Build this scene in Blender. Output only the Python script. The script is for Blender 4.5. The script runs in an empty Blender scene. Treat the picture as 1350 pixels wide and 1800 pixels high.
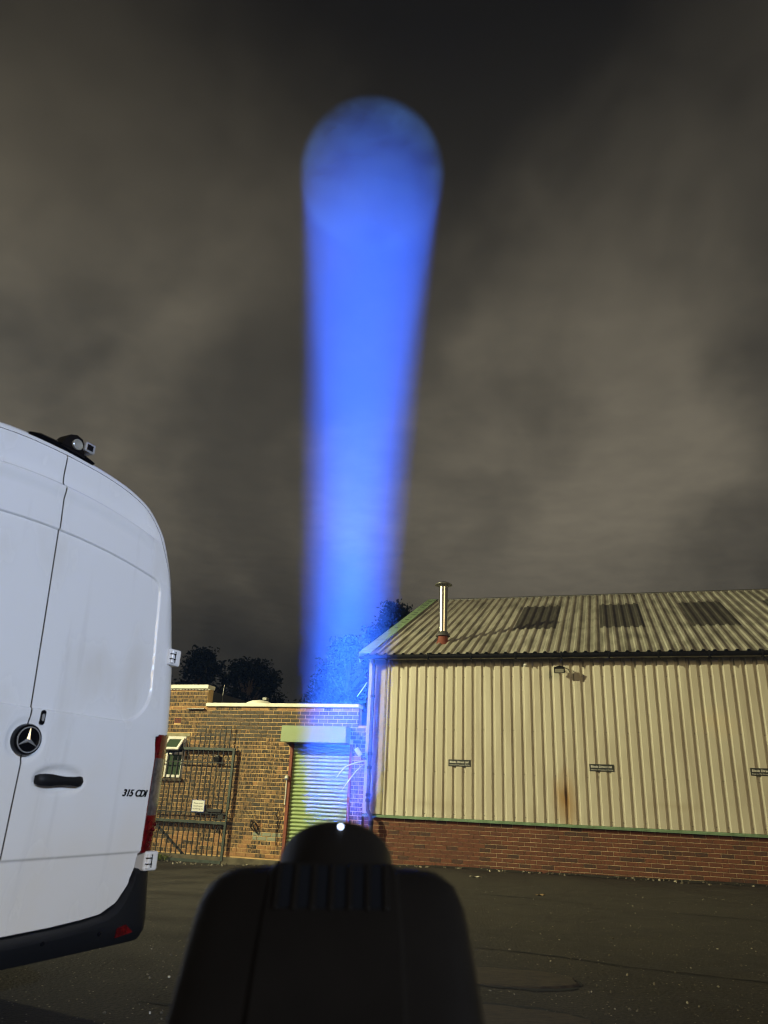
import bpy, bmesh, math, random
from mathutils import Vector, Matrix
random.seed(7)
sc = bpy.context.scene
col = sc.collection
rad = math.radians
PI = math.pi

# ------------------------------------------------------------------ camera
H = 1.145
p, r = rad(21.38), rad(2.62)
F = Vector((0, math.cos(p), math.sin(p))); U0 = Vector((0, -math.sin(p), math.cos(p))); R0 = Vector((1, 0, 0))
RR = R0*math.cos(r) + U0*math.sin(r); UU = U0*math.cos(r) - R0*math.sin(r)
cd = bpy.data.cameras.new('camera'); cam = bpy.data.objects.new('camera', cd); col.objects.link(cam)
cam.matrix_world = Matrix(((RR.x, UU.x, -F.x, 0), (RR.y, UU.y, -F.y, 0), (RR.z, UU.z, -F.z, H), (0, 0, 0, 1)))
cd.sensor_fit = 'VERTICAL'; cd.sensor_height = 24; cd.lens = 24*1290/1800
cd.clip_start = .05; cd.clip_end = 5000
cd.dof.use_dof = True; cd.dof.focus_distance = 14; cd.dof.aperture_fstop = 2.6
sc.camera = cam

# ------------------------------------------------------------------ view, sampling
sc.view_settings.view_transform = 'Standard'; sc.view_settings.look = 'None'
sc.view_settings.exposure = 0; sc.view_settings.gamma = 1; sc.view_settings.use_curve_mapping = False
sc.render.engine = 'CYCLES'
cy = sc.cycles
cy.use_denoising = True; cy.max_bounces = 4; cy.diffuse_bounces = 1; cy.glossy_bounces = 2; cy.use_light_tree = False
cy.transparent_max_bounces = 8; cy.volume_bounces = 0; cy.sample_clamp_indirect = 3
cy.use_adaptive_sampling = True; cy.adaptive_threshold = .015; cy.filter_width = 1.15

# ------------------------------------------------------------------ world: light-polluted night cloud
wd = bpy.data.worlds.new('World'); sc.world = wd; wd.use_nodes = True
nt = wd.node_tree; nt.nodes.clear(); N = nt.nodes.new; L = nt.links.new
out = N('ShaderNodeOutputWorld'); wd.cycles.sampling_method = 'NONE'; bg = N('ShaderNodeBackground'); bg.inputs[1].default_value = 1.0
tc = N('ShaderNodeTexCoord'); sp = N('ShaderNodeSeparateXYZ'); L(tc.outputs['Generated'], sp.inputs[0])
def wm(op, a, b=None, c=None, clamp=False):
    m = N('ShaderNodeMath'); m.operation = op; m.use_clamp = clamp
    for i, v in enumerate((a, b, c)):
        if v is None: continue
        if isinstance(v, (int, float)): m.inputs[i].default_value = v
        else: L(v, m.inputs[i])
    return m.outputs[0]
zc = wm('ADD', wm('MAXIMUM', sp.outputs[2], 0.0), .85)
cb = N('ShaderNodeCombineXYZ'); L(wm('DIVIDE', sp.outputs[0], zc), cb.inputs[0]); L(wm('DIVIDE', sp.outputs[1], zc), cb.inputs[1])
def wnoise(scale, detail, rough, off, dist=0.0):
    mp = N('ShaderNodeMapping'); mp.inputs['Location'].default_value = off; mp.inputs['Rotation'].default_value = (0, 0, .5)
    mp.inputs['Scale'].default_value = (1.55, 1.4, 1)
    L(cb.outputs[0], mp.inputs[0])
    n = N('ShaderNodeTexNoise'); n.inputs['Scale'].default_value = scale; n.inputs['Detail'].default_value = detail
    n.inputs['Roughness'].default_value = rough; n.inputs['Distortion'].default_value = dist
    L(mp.outputs[0], n.inputs['Vector']); return n.outputs[0]
n1 = wnoise(1.9, 4, .45, (3.1, 1.7, 0), .5); n2 = wnoise(5.0, 5, .5, (7.2, 4.4, 1), .25)
cl = wm('ADD', wm('MULTIPLY', n1, .72), wm('MULTIPLY', n2, .28))
mr = N('ShaderNodeMapRange'); mr.interpolation_type = 'SMOOTHSTEP'; L(cl, mr.inputs[0])
mr.inputs[1].default_value = .38; mr.inputs[2].default_value = .62; mr.inputs[3].default_value = .38; mr.inputs[4].default_value = 1.0
# skyglow is strongest at middle elevations and thins out overhead
el = N('ShaderNodeValToRGB'); L(sp.outputs[2], el.inputs[0]); e = el.color_ramp
e.elements[0].position = 0; e.elements[0].color = (.13, .13, .13, 1); e.elements[1].position = 1; e.elements[1].color = (.07, .07, .07, 1)
for pos, v in ((.10, .17), (.18, .30), (.27, .80), (.35, 1.06), (.45, 1.0), (.57, .82), (.66, .52), (.74, .30), (.82, .15), (.9, .10)):
    q = e.elements.new(pos); q.color = (v, v, v, 1)
glow = wm('MULTIPLY', mr.outputs[0], el.outputs[0])
mx = N('ShaderNodeVectorMath'); mx.operation = 'SCALE'; mx.inputs[0].default_value = (.172, .149, .106); L(glow, mx.inputs['Scale'])
sky = N('ShaderNodeTexSky'); sky.sky_type = 'NISHITA'; sky.sun_disc = False; sky.sun_elevation = rad(14); sky.sun_rotation = rad(200)
ss = N('ShaderNodeVectorMath'); ss.operation = 'SCALE'; ss.inputs['Scale'].default_value = .0006; L(sky.outputs[0], ss.inputs[0])
ad = N('ShaderNodeVectorMath'); L(mx.outputs[0], ad.inputs[0]); L(ss.outputs[0], ad.inputs[1])
L(ad.outputs[0], bg.inputs[0]); L(bg.outputs[0], out.inputs[0])

# the amber town light that reaches the yard from behind the camera, as one very weak wide sun
sd = bpy.data.lights.new('sun', 'SUN'); sd.energy = .68; sd.angle = rad(16); sd.color = (1, .74, .36)
sun = bpy.data.objects.new('sun', sd); col.objects.link(sun)
sun.rotation_euler = Vector((-.33, .9, -.24)).to_track_quat('-Z', 'Y').to_euler()

# ------------------------------------------------------------------ helpers
def tag(o, label=None, cat=None, group=None, kind=None):
    if label: o['label'] = label
    if cat: o['category'] = cat
    if group: o['group'] = group
    if kind: o['kind'] = kind
    return o
def empty(name, loc=(0, 0, 0), rz=0, label=None, cat=None, group=None):
    o = bpy.data.objects.new(name, None); col.objects.link(o); o.location = loc; o.rotation_euler = (0, 0, rz)
    o.empty_display_size = .1
    return tag(o, label, cat, group)
def link(name, me, mt=None, parent=None, loc=None, rot=None, smooth=False):
    o = bpy.data.objects.new(name, me); col.objects.link(o)
    if mt is not None and not me.materials: me.materials.append(mt)
    if parent is not None: o.parent = parent
    if loc: o.location = loc
    if rot: o.rotation_euler = rot
    if smooth:
        for f in me.polygons: f.use_smooth = True
    return o
class MB:
    def __init__(s): s.v = []; s.f = []; s.m = []
    def add(s, vs, fs, mi=0):
        b = len(s.v); s.v += [tuple(x) for x in vs]; s.f += [tuple(b+i for i in q) for q in fs]; s.m += [mi]*len(fs); return s
    def box(s, x0, x1, y0, y1, z0, z1, mi=0, M=None):
        vs = [Vector((x, y, z)) for z in (z0, z1) for y in (y0, y1) for x in (x0, x1)]
        if M: vs = [M @ q for q in vs]
        return s.add(vs, [(0, 2, 3, 1), (4, 5, 7, 6), (0, 1, 5, 4), (2, 6, 7, 3), (0, 4, 6, 2), (1, 3, 7, 5)], mi)
    def bbox(s, x0, x1, y0, y1, z0, z1, b=.01, mi=0, M=None):      # box with chamfered edges
        bm = bmesh.new(); bmesh.ops.create_cube(bm, size=1)
        for q in bm.verts: q.co = Vector(((x0+x1)/2+q.co.x*(x1-x0), (y0+y1)/2+q.co.y*(y1-y0), (z0+z1)/2+q.co.z*(z1-z0)))
        bmesh.ops.bevel(bm, geom=bm.edges[:], offset=b, segments=2, affect='EDGES', profile=.5)
        bm.verts.ensure_lookup_table()
        vs = [q.co.copy() for q in bm.verts]; fs = [[q.index for q in f.verts] for f in bm.faces]; bm.free()
        if M: vs = [M @ q for q in vs]
        return s.add(vs, fs, mi)
    def tube(s, pts, rd, n=10, mi=0, cap=True, closed=False):
        P = [Vector(q) for q in pts]; rs = rd if isinstance(rd, (list, tuple)) else [rd]*len(P); vs = []; fs = []
        prev = None
        for i, q in enumerate(P):
            d = (P[min(i+1, len(P)-1)]-P[max(i-1, 0)])
            if closed: d = P[(i+1) % len(P)]-P[i-1]
            d.normalize()
            a = prev if prev is not None else (Vector((0, 0, 1)) if abs(d.z) < .9 else Vector((1, 0, 0)))
            a = (a-d*a.dot(d)).normalized(); prev = a; b = d.cross(a)
            for k in range(n):
                t = 2*PI*k/n; vs.append(q+(a*math.cos(t)+b*math.sin(t))*rs[i])
        m = len(P)
        for i in range(m if closed else m-1):
            j = (i+1) % m
            for k in range(n): fs.append((i*n+k, i*n+(k+1) % n, j*n+(k+1) % n, j*n+k))
        if cap and not closed: fs += [tuple(range(n))[::-1], tuple((m-1)*n+k for k in range(n))]
        return s.add(vs, fs, mi)
    def lathe(s, prof, n=24, M=None, mi=0, cap=True):                         # profile of (radius, z)
        vs = []; fs = []
        for rr, z in prof:
            for k in range(n): vs.append(Vector((rr*math.cos(2*PI*k/n), rr*math.sin(2*PI*k/n), z)))
        for i in range(len(prof)-1):
            for k in range(n): fs.append((i*n+k, i*n+(k+1) % n, (i+1)*n+(k+1) % n, (i+1)*n+k))
        if cap: fs += [tuple(range(n))[::-1], tuple((len(prof)-1)*n+k for k in range(n))]
        if M: vs = [M @ q for q in vs]
        return s.add(vs, fs, mi)
    def prism(s, poly, y0, y1, mi=0, M=None, mi_side=None):         # polygon in x,z extruded along y
        n = len(poly); vs = [Vector((x, y0, z)) for x, z in poly]+[Vector((x, y1, z)) for x, z in poly]
        if M: vs = [M @ q for q in vs]
        s.add(vs, [tuple(range(n)), tuple(range(2*n-1, n-1, -1))], mi)
        b = len(s.v)-2*n
        for i in range(n):
            j = (i+1) % n; s.f.append((b+i, b+n+i, b+n+j, b+j)); s.m.append(mi if mi_side is None else mi_side)
        return s
    def mesh(s, name='mesh'):
        me = bpy.data.meshes.new(name); me.from_pydata(s.v, [], s.f); me.update()
        bm = bmesh.new(); bm.from_mesh(me); bmesh.ops.recalc_face_normals(bm, faces=bm.faces[:]); bm.to_mesh(me); bm.free()
        return me
    def build(s, name, mts, parent=None, smooth=False, loc=None, rot=None, keep=False, angle=None):
        me = s.mesh(name)
        if not isinstance(mts, (list, tuple)): mts = [mts]
        for m in mts: me.materials.append(m)
        if len(mts) > 1:
            for f, mi in zip(me.polygons, s.m): f.material_index = mi
        o = link(name, me, None, parent, loc, rot, smooth)
        if angle is not None:
            for f in me.polygons: f.use_smooth = True
            me.set_sharp_from_angle(angle=rad(angle))
        return o
def text_mesh(body, size, extrude=.0, shear=0.0, align='CENTER', bold=0.0):
    cu = bpy.data.curves.new('lettering', 'FONT'); cu.body = body; cu.size = size; cu.extrude = extrude; cu.shear = shear
    cu.align_x = align; cu.align_y = 'CENTER'; cu.offset = bold; cu.resolution_u = 3
    ob = bpy.data.objects.new('lettering', cu); col.objects.link(ob)
    bpy.context.view_layer.update()
    me = bpy.data.meshes.new_from_object(ob.evaluated_get(bpy.context.evaluated_depsgraph_get()))
    bpy.data.objects.remove(ob); bpy.data.curves.remove(cu); return me

# ------------------------------------------------------------------ materials
def mat(name, c, rough=.6, metal=0.0, c2=None, scale=8.0, detail=4, lo=.35, hi=.65, bump=0.0, bscale=60, coat=0.0, spec=.5,
        coord='Object', sc3=(1, 1, 1), rand=None, bdist=.004, rrough=None):
    m = bpy.data.materials.new(name); m.use_nodes = True; t = m.node_tree; b = t.nodes['Principled BSDF']
    b.inputs['Base Color'].default_value = (*c, 1); b.inputs['Roughness'].default_value = rough; b.inputs['Metallic'].default_value = metal
    b.inputs['Coat Weight'].default_value = coat; b.inputs['Specular IOR Level'].default_value = spec
    tcn = t.nodes.new('ShaderNodeTexCoord'); mp = t.nodes.new('ShaderNodeMapping'); mp.inputs['Scale'].default_value = sc3
    t.links.new(tcn.outputs[coord], mp.inputs[0]); vec = mp.outputs[0]
    if rand:                                   # shift the texture and mix by a per-piece random number
        oi = t.nodes.new('ShaderNodeObjectInfo'); ge = t.nodes.new('ShaderNodeNewGeometry')
        a = t.nodes.new('ShaderNodeMath'); a.operation = 'ADD'; t.links.new(oi.outputs['Random'], a.inputs[0]); t.links.new(ge.outputs['Random Per Island'], a.inputs[1])
        fr = t.nodes.new('ShaderNodeMath'); fr.operation = 'FRACT'; t.links.new(a.outputs[0], fr.inputs[0])
        ml = t.nodes.new('ShaderNodeMath'); ml.operation = 'MULTIPLY'; ml.inputs[1].default_value = 37; t.links.new(fr.outputs[0], ml.inputs[0])
        va = t.nodes.new('ShaderNodeVectorMath'); t.links.new(vec, va.inputs[0]); t.links.new(ml.outputs[0], va.inputs[1]); vec = va.outputs[0]
        rp = t.nodes.new('ShaderNodeValToRGB'); t.links.new(fr.outputs[0], rp.inputs[0]); rp.color_ramp.interpolation = 'LINEAR'
        while len(rp.color_ramp.elements) < len(rand): rp.color_ramp.elements.new(.5)
        for i, (ps, cc) in enumerate(rand): rp.color_ramp.elements[i].position = ps; rp.color_ramp.elements[i].color = (*cc, 1)
        base = rp.outputs[0]; t.links.new(base, b.inputs['Base Color'])
    else: base = None
    if c2 is not None:
        n = t.nodes.new('ShaderNodeTexNoise'); n.inputs['Scale'].default_value = scale; n.inputs['Detail'].default_value = detail
        t.links.new(vec, n.inputs['Vector'])
        g = t.nodes.new('ShaderNodeMapRange'); g.inputs[1].default_value = lo; g.inputs[2].default_value = hi; t.links.new(n.outputs[0], g.inputs[0])
        x = t.nodes.new('ShaderNodeMix'); x.data_type = 'RGBA'; t.links.new(g.outputs[0], x.inputs[0])
        x.inputs[6].default_value = (*c, 1); x.inputs[7].default_value = (*c2, 1)
        if base is not None: t.links.new(base, x.inputs[6])
        t.links.new(x.outputs[2], b.inputs['Base Color'])
        m['mix'] = x.name
        if rrough is not None:
            h = t.nodes.new('ShaderNodeMapRange'); h.inputs[3].default_value = rough; h.inputs[4].default_value = rrough
            t.links.new(g.outputs[0], h.inputs[0]); t.links.new(h.outputs[0], b.inputs['Roughness'])
    if bump:
        n = t.nodes.new('ShaderNodeTexNoise'); n.inputs['Scale'].default_value = bscale; n.inputs['Detail'].default_value = 5
        t.links.new(vec, n.inputs['Vector']); bp = t.nodes.new('ShaderNodeBump'); bp.inputs['Strength'].default_value = bump; bp.inputs['Distance'].default_value = bdist
        t.links.new(n.outputs[0], bp.inputs['Height']); t.links.new(bp.outputs[0], b.inputs['Normal'])
    return m
def emit(name, c, s):
    m = bpy.data.materials.new(name); m.use_nodes = True; t = m.node_tree; t.nodes.clear()
    o = t.nodes.new('ShaderNodeOutputMaterial'); q = t.nodes.new('ShaderNodeEmission'); q.inputs[0].default_value = (*c, 1); q.inputs[1].default_value = s; m.cycles.emission_sampling = 'NONE'
    t.links.new(q.outputs[0], o.inputs[0]); return m
M_mortar = mat('old mortar', (.66, .45, .21), .95, c2=(.5, .33, .15), scale=5, bump=.6, bscale=90)
M_mortar2 = mat('plinth mortar', (.55, .42, .27), .95, c2=(.38, .28, .17), scale=4, bump=.5, bscale=90)
M_brick = mat('mottled stock brick', (.2, .12, .06), .9, c2=(.045, .036, .026), scale=17, detail=2, lo=.45, hi=.57, bump=.7, bscale=70, sc3=(1.6, 1, .5),
              rand=[(0, (.23, .145, .07)), (.3, (.165, .105, .055)), (.55, (.29, .175, .08)), (.8, (.135, .09, .05)), (1, (.25, .175, .088))])
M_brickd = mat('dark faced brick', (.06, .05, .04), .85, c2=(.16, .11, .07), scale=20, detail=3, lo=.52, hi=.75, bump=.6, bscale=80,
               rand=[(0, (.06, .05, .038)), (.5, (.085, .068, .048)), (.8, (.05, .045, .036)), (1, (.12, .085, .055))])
M_bricko = mat('orange header brick', (.4, .2, .08), .9, c2=(.28, .15, .07), scale=14, bump=.6, bscale=80,
               rand=[(0, (.42, .22, .09)), (.5, (.32, .18, .08)), (1, (.5, .29, .12))])
M_brickr = mat('red plinth brick', (.16, .055, .028), .88, c2=(.105, .042, .025), scale=26, detail=3, lo=.4, hi=.7, bump=.5, bscale=90,
               rand=[(0, (.185, .066, .033)), (.45, (.15, .054, .028)), (.8, (.13, .05, .028)), (.86, (.07, .038, .026)), (1, (.055, .034, .026))])
M_render = mat('pale green smear', (.22, .3, .24), .9, c2=(.3, .26, .18), scale=30)
M_coping = mat('painted white coping', (.78, .76, .66), .6, c2=(.6, .57, .45), scale=3, lo=.55, hi=.8)
M_white = mat('white upvc', (.8, .8, .76), .35, c2=(.68, .67, .6), scale=6)
M_conc = mat('weathered concrete lintel', (.34, .31, .2), .9, c2=(.24, .22, .13), scale=9, bump=.5)
M_clad = mat('cream coated steel', (.60, .57, .47), .5, c2=(.50, .46, .37), scale=1.6, detail=6, lo=.42, hi=.75, rand=[(0, (.58, .55, .45)), (.5, (.62, .59, .485)), (1, (.57, .535, .43))], bump=.06, bscale=3, sc3=(2, 2, .5), bdist=.01)
M_cladin = mat('dark void', (.03, .03, .03), .9)
M_roof = mat('weathered roof steel', (.46, .445, .36), .6, c2=(.2, .19, .145), scale=2.2, detail=7, lo=.42, hi=.7, rand=[(0, (.46, .445, .36)), (.5, (.40, .385, .31)), (1, (.49, .475, .39))], sc3=(2.5, .5, .5), bump=.1, bscale=25)
M_rl = mat('grimy rooflight', (.11, .10, .075), .55, c2=(.07, .065, .048), scale=3, sc3=(3, .5, 1))
M_green = mat('green flashing', (.17, .28, .17), .5, c2=(.12, .19, .11), scale=6)
M_verge = mat('pale green verge', (.25, .38, .2), .5, c2=(.12, .17, .09), scale=5, lo=.5, hi=.75)
M_black = mat('black plastic', (.006, .006, .0065), .5, c2=(.01, .01, .01), scale=20, spec=.25)
M_pipe = mat('dark grey pipe', (.035, .037, .04), .45)
M_trim = mat('cream corner flashing', (.5, .48, .4), .45, c2=(.42, .39, .3), scale=3)
M_steel = mat('polished flue steel', (.5, .5, .47), .28, 1.0, c2=(.45, .44, .4), scale=5, sc3=(1, 1, .3))
M_cap = mat('dull zinc', (.2, .2, .19), .5, .8)
M_boot = mat('red rubber boot', (.17, .042, .022), .75)
M_gate = mat('grey green gate paint', (.055, .075, .062), .55, c2=(.035, .045, .036), scale=12)
M_bar = mat('dark gate bar', (.018, .02, .02), .6)
M_shut = mat('green shutter slat', (.34, .45, .2), .38, c2=(.28, .38, .165), scale=3)
M_box = mat('green shutter box', (.33, .42, .23), .4, c2=(.29, .37, .2), scale=2)
M_rail = mat('rusty red guide', (.26, .07, .035), .7, c2=(.17, .05, .03), scale=18)
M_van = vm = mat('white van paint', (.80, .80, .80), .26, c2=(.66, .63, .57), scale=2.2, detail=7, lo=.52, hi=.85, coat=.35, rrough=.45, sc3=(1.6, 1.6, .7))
def grime_and_light(m):                                  # road film with painted warm bounce light below, upright streaks of grime and reflections
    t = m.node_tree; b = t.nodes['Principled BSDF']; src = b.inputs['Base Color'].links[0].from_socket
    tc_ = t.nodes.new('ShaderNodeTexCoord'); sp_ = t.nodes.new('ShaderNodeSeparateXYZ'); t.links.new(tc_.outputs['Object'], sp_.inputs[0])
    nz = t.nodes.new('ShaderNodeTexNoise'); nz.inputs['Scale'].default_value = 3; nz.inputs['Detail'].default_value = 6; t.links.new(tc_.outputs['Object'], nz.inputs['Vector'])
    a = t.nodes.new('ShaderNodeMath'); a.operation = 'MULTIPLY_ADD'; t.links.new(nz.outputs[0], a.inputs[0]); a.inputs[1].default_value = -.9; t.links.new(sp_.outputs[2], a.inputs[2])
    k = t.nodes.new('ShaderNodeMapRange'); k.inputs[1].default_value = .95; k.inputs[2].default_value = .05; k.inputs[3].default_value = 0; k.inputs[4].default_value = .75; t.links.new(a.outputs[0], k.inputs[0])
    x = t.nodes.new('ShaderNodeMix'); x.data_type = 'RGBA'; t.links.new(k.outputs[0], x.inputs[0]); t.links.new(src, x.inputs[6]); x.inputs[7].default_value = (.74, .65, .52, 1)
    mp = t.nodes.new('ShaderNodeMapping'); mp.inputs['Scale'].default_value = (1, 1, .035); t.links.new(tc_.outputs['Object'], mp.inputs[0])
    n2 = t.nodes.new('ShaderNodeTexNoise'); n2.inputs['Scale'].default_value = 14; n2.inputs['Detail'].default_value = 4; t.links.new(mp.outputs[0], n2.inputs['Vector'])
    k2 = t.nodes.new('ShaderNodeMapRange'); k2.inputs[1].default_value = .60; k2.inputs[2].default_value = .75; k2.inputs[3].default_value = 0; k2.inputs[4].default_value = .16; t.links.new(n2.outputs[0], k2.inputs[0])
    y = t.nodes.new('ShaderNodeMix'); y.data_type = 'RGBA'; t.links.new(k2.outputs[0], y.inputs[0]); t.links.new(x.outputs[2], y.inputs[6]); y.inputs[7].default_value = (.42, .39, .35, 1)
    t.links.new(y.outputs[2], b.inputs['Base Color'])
grime_and_light(M_van)
M_seal = mat('black rubber seal', (.006, .006, .0065), .9, spec=.04)
M_bump = mat('black bumper plastic', (.007, .007, .0072), .55, spec=.25, bump=.25, bscale=500, bdist=.001)
M_red = mat('red lamp lens', (.15, .003, .004), .12, c2=(.05, .0015, .002), scale=30, coat=.4)
M_clear = mat('smoked clear lens', (.12, .10, .092), .1, c2=(.06, .05, .047), scale=40, coat=.6)
M_chrome = mat('chrome', (.6, .6, .6), .22, .55)
M_emb = mat('gloss black', (.004, .004, .0045), .2, spec=.3)
M_tyre = mat('tyre rubber', (.005, .005, .005), .85, bump=.3, bscale=80)
M_rim = mat('steel rim', (.2, .2, .2), .45, .6)
M_sign = mat('charcoal sign board', (.035, .038, .035), .5)
M_let = mat('white sign lettering', (.75, .75, .7), .6)
M_let2 = mat('dark sign lettering', (.05, .06, .06), .6)
M_blue = mat('blue sign edge', (.03, .05, .25), .5)
M_wbox = mat('white enamel', (.72, .73, .68), .4)
M_lampg = mat('dusty lamp glass', (.3, .29, .24), .2, coat=.5)
M_bark = mat('bark', (.05, .04, .03), .9, bump=.5, bscale=30)
M_leaf = mat('dark leaf', (.008, .012, .005), .9, spec=.05, rand=[(0, (.005, .008, .0035)), (.7, (.009, .013, .006)), (1, (.02, .024, .01))])
M_head = mat('black moulded housing', (.0065, .005, .0035), .42, c2=(.0095, .0075, .0055), spec=.09, scale=6, bump=.1, bscale=300, bdist=.001)
M_case = mat('black laminate', (.012, .012, .013), .5)
M_alu = mat('aluminium edge', (.5, .5, .5), .35, 1.0)
M_glass = bpy.data.materials.new('window glass'); M_glass.use_nodes = True
_b = M_glass.node_tree.nodes['Principled BSDF']; _b.inputs['Base Color'].default_value = (.055, .085, .05, 1); _b.inputs['Roughness'].default_value = .06
_b.inputs['Coat Weight'].default_value = .5

# cladding: faint rust run below a leaking fixing, and pale scuffs
def stain(m, centre, size, colr, amt):
    t = m.node_tree; b = t.nodes['Principled BSDF']; src = b.inputs['Base Color'].links[0].from_socket
    g = t.nodes.new('ShaderNodeNewGeometry'); mp = t.nodes.new('ShaderNodeMapping'); mp.vector_type = 'TEXTURE'
    mp.inputs['Location'].default_value = centre; mp.inputs['Scale'].default_value = size
    t.links.new(g.outputs['Position'], mp.inputs[0])
    nz = t.nodes.new('ShaderNodeTexNoise'); nz.inputs['Scale'].default_value = 1.6; nz.inputs['Detail'].default_value = 5; t.links.new(mp.outputs[0], nz.inputs['Vector'])
    ln = t.nodes.new('ShaderNodeVectorMath'); ln.operation = 'LENGTH'; t.links.new(mp.outputs[0], ln.inputs[0])
    a = t.nodes.new('ShaderNodeMath'); a.operation = 'MULTIPLY_ADD'; t.links.new(nz.outputs[0], a.inputs[0]); a.inputs[1].default_value = .9; t.links.new(ln.outputs['Value'], a.inputs[2])
    k = t.nodes.new('ShaderNodeMapRange'); k.inputs[1].default_value = 1.45; k.inputs[2].default_value = .55; k.inputs[3].default_value = 0; k.inputs[4].default_value = amt
    t.links.new(a.outputs[0], k.inputs[0])
    x = t.nodes.new('ShaderNodeMix'); x.data_type = 'RGBA'; t.links.new(k.outputs[0], x.inputs[0]); t.links.new(src, x.inputs[6]); x.inputs[7].default_value = (*colr, 1)
    t.links.new(x.outputs[2], b.inputs['Base Color'])

# ------------------------------------------------------------------ site frame (walls of both buildings share one line)
TH = rad(17.34); O = Vector((.326, 16.124, 0))
WU = Vector((math.cos(TH), -math.sin(TH), 0)); WN = Vector((-math.sin(TH), -math.cos(TH), 0))
def W(u, n, z): return O+WU*u+WN*n+Vector((0, 0, z))
def sstep(a, b, x):
    t = min(1, max(0, (x-a)/(b-a))); return t*t*(3-2*t)
def gz(x, y):                                   # the yard falls towards the brick building
    d = Vector((x, y, 0))-O; u = d.dot(WU); n = d.dot(WN)
    a = -.03+.052*(u-1) if u < 1 else -.03+.011*(u-1)
    return max(-.275, min(.05, a))*(1-sstep(3, 9.5, n))
stain(M_clad, W(3.58, 0, 1.24), (.30, .35, .66), (.36, .19, .04), .85)
stain(M_clad, W(3.575, 0, 1.38), (.05, .08, .24), (.07, .035, .012), .95)
stain(M_clad, W(1.0, 0, 1.1), (.9, .9, .12), (.42, .37, .27), .45)
stain(M_clad, W(5.6, 0, 1.25), (.7, .7, .1), (.44, .38, .28), .45)
stain(M_clad, W(-.05, 0, 1.6), (.1, .2, .55), (.30, .25, .16), .5)
stain(M_clad, W(6.4, 0, 2.75), (.5, .5, .35), (.7, .6, .42), .5)

# ground, one sheet to the horizon
def axis(lo, hi, a, b, step):
    xs = []; x = a
    while x <= b+1e-6: xs.append(x); x += step
    g = step
    while xs[-1] < hi: g *= 1.35; xs.append(min(hi, xs[-1]+g))
    g = step
    while xs[0] > lo: g *= 1.35; xs.insert(0, max(lo, xs[0]-g))
    return xs
gx = axis(-900, 900, -9, 10, .25); gy = axis(-300, 1500, 0, 19, .25)
vs = [(x, y, gz(x, y)+.006*math.sin(x*2.1+y*.7)*math.cos(y*1.7-x*.4)) for y in gy for x in gx]
nx = len(gx); fs = [(j*nx+i, j*nx+i+1, (j+1)*nx+i+1, (j+1)*nx+i) for j in range(len(gy)-1) for i in range(nx-1)]
M_ground = mat('worn damp asphalt', (.016, .0125, .0068), .88, c2=(.0065, .0054, .0036), scale=1.1, detail=10, lo=.40, hi=.64, bump=1.0, bscale=38, bdist=.012, rrough=.6)
t = M_ground.node_tree; bq = t.nodes['Principled BSDF']; src = bq.inputs['Base Color'].links[0].from_socket
vo = t.nodes.new('ShaderNodeTexVoronoi'); vo.inputs['Scale'].default_value = 36; tcn = t.nodes.new('ShaderNodeTexCoord'); t.links.new(tcn.outputs['Object'], vo.inputs['Vector'])
rm = t.nodes.new('ShaderNodeMath'); rm.operation = 'LESS_THAN'; rm.inputs[1].default_value = .2; t.links.new(vo.outputs['Distance'], rm.inputs[0])
sx = t.nodes.new('ShaderNodeSeparateXYZ'); t.links.new(vo.outputs['Color'], sx.inputs[0])
r2 = t.nodes.new('ShaderNodeMath'); r2.operation = 'GREATER_THAN'; r2.inputs[1].default_value = .86; t.links.new(sx.outputs[0], r2.inputs[0])
r3 = t.nodes.new('ShaderNodeMath'); r3.operation = 'MULTIPLY'; t.links.new(rm.outputs[0], r3.inputs[0]); t.links.new(r2.outputs[0], r3.inputs[1])
x = t.nodes.new('ShaderNodeMix'); x.data_type = 'RGBA'; t.links.new(r3.outputs[0], x.inputs[0]); t.links.new(src, x.inputs[6]); x.inputs[7].default_value = (.22, .19, .135, 1); t.links.new(x.outputs[2], bq.inputs['Base Color'])
src = bq.inputs['Base Color'].links[0].from_socket
ng = t.nodes.new('ShaderNodeTexNoise'); ng.inputs['Scale'].default_value = 62; ng.inputs['Detail'].default_value = 3; ng.inputs['Roughness'].default_value = .7; t.links.new(tcn.outputs['Object'], ng.inputs['Vector'])
kg = t.nodes.new('ShaderNodeMapRange'); kg.inputs[1].default_value = .36; kg.inputs[2].default_value = .68; kg.inputs[3].default_value = .3; kg.inputs[4].default_value = 2.7; t.links.new(ng.outputs[0], kg.inputs[0])
vg = t.nodes.new('ShaderNodeVectorMath'); vg.operation = 'SCALE'; t.links.new(src, vg.inputs[0]); t.links.new(kg.outputs[0], vg.inputs['Scale']); t.links.new(vg.outputs[0], bq.inputs['Base Color'])
me = bpy.data.meshes.new('ground'); me.from_pydata(vs, [], fs); me.update()
ground = link('ground', me, M_ground, smooth=True); ground['kind'] = 'structure'
M_crack = mat('dirt filled crack', (.006, .0055, .004), .95)
M_patch = mat('old reinstated asphalt', (.055, .040, .021), .85, c2=(.025, .018, .010), scale=16, sc3=(.6, 2.5, 1), bump=1, bscale=70, bdist=.01)
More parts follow.
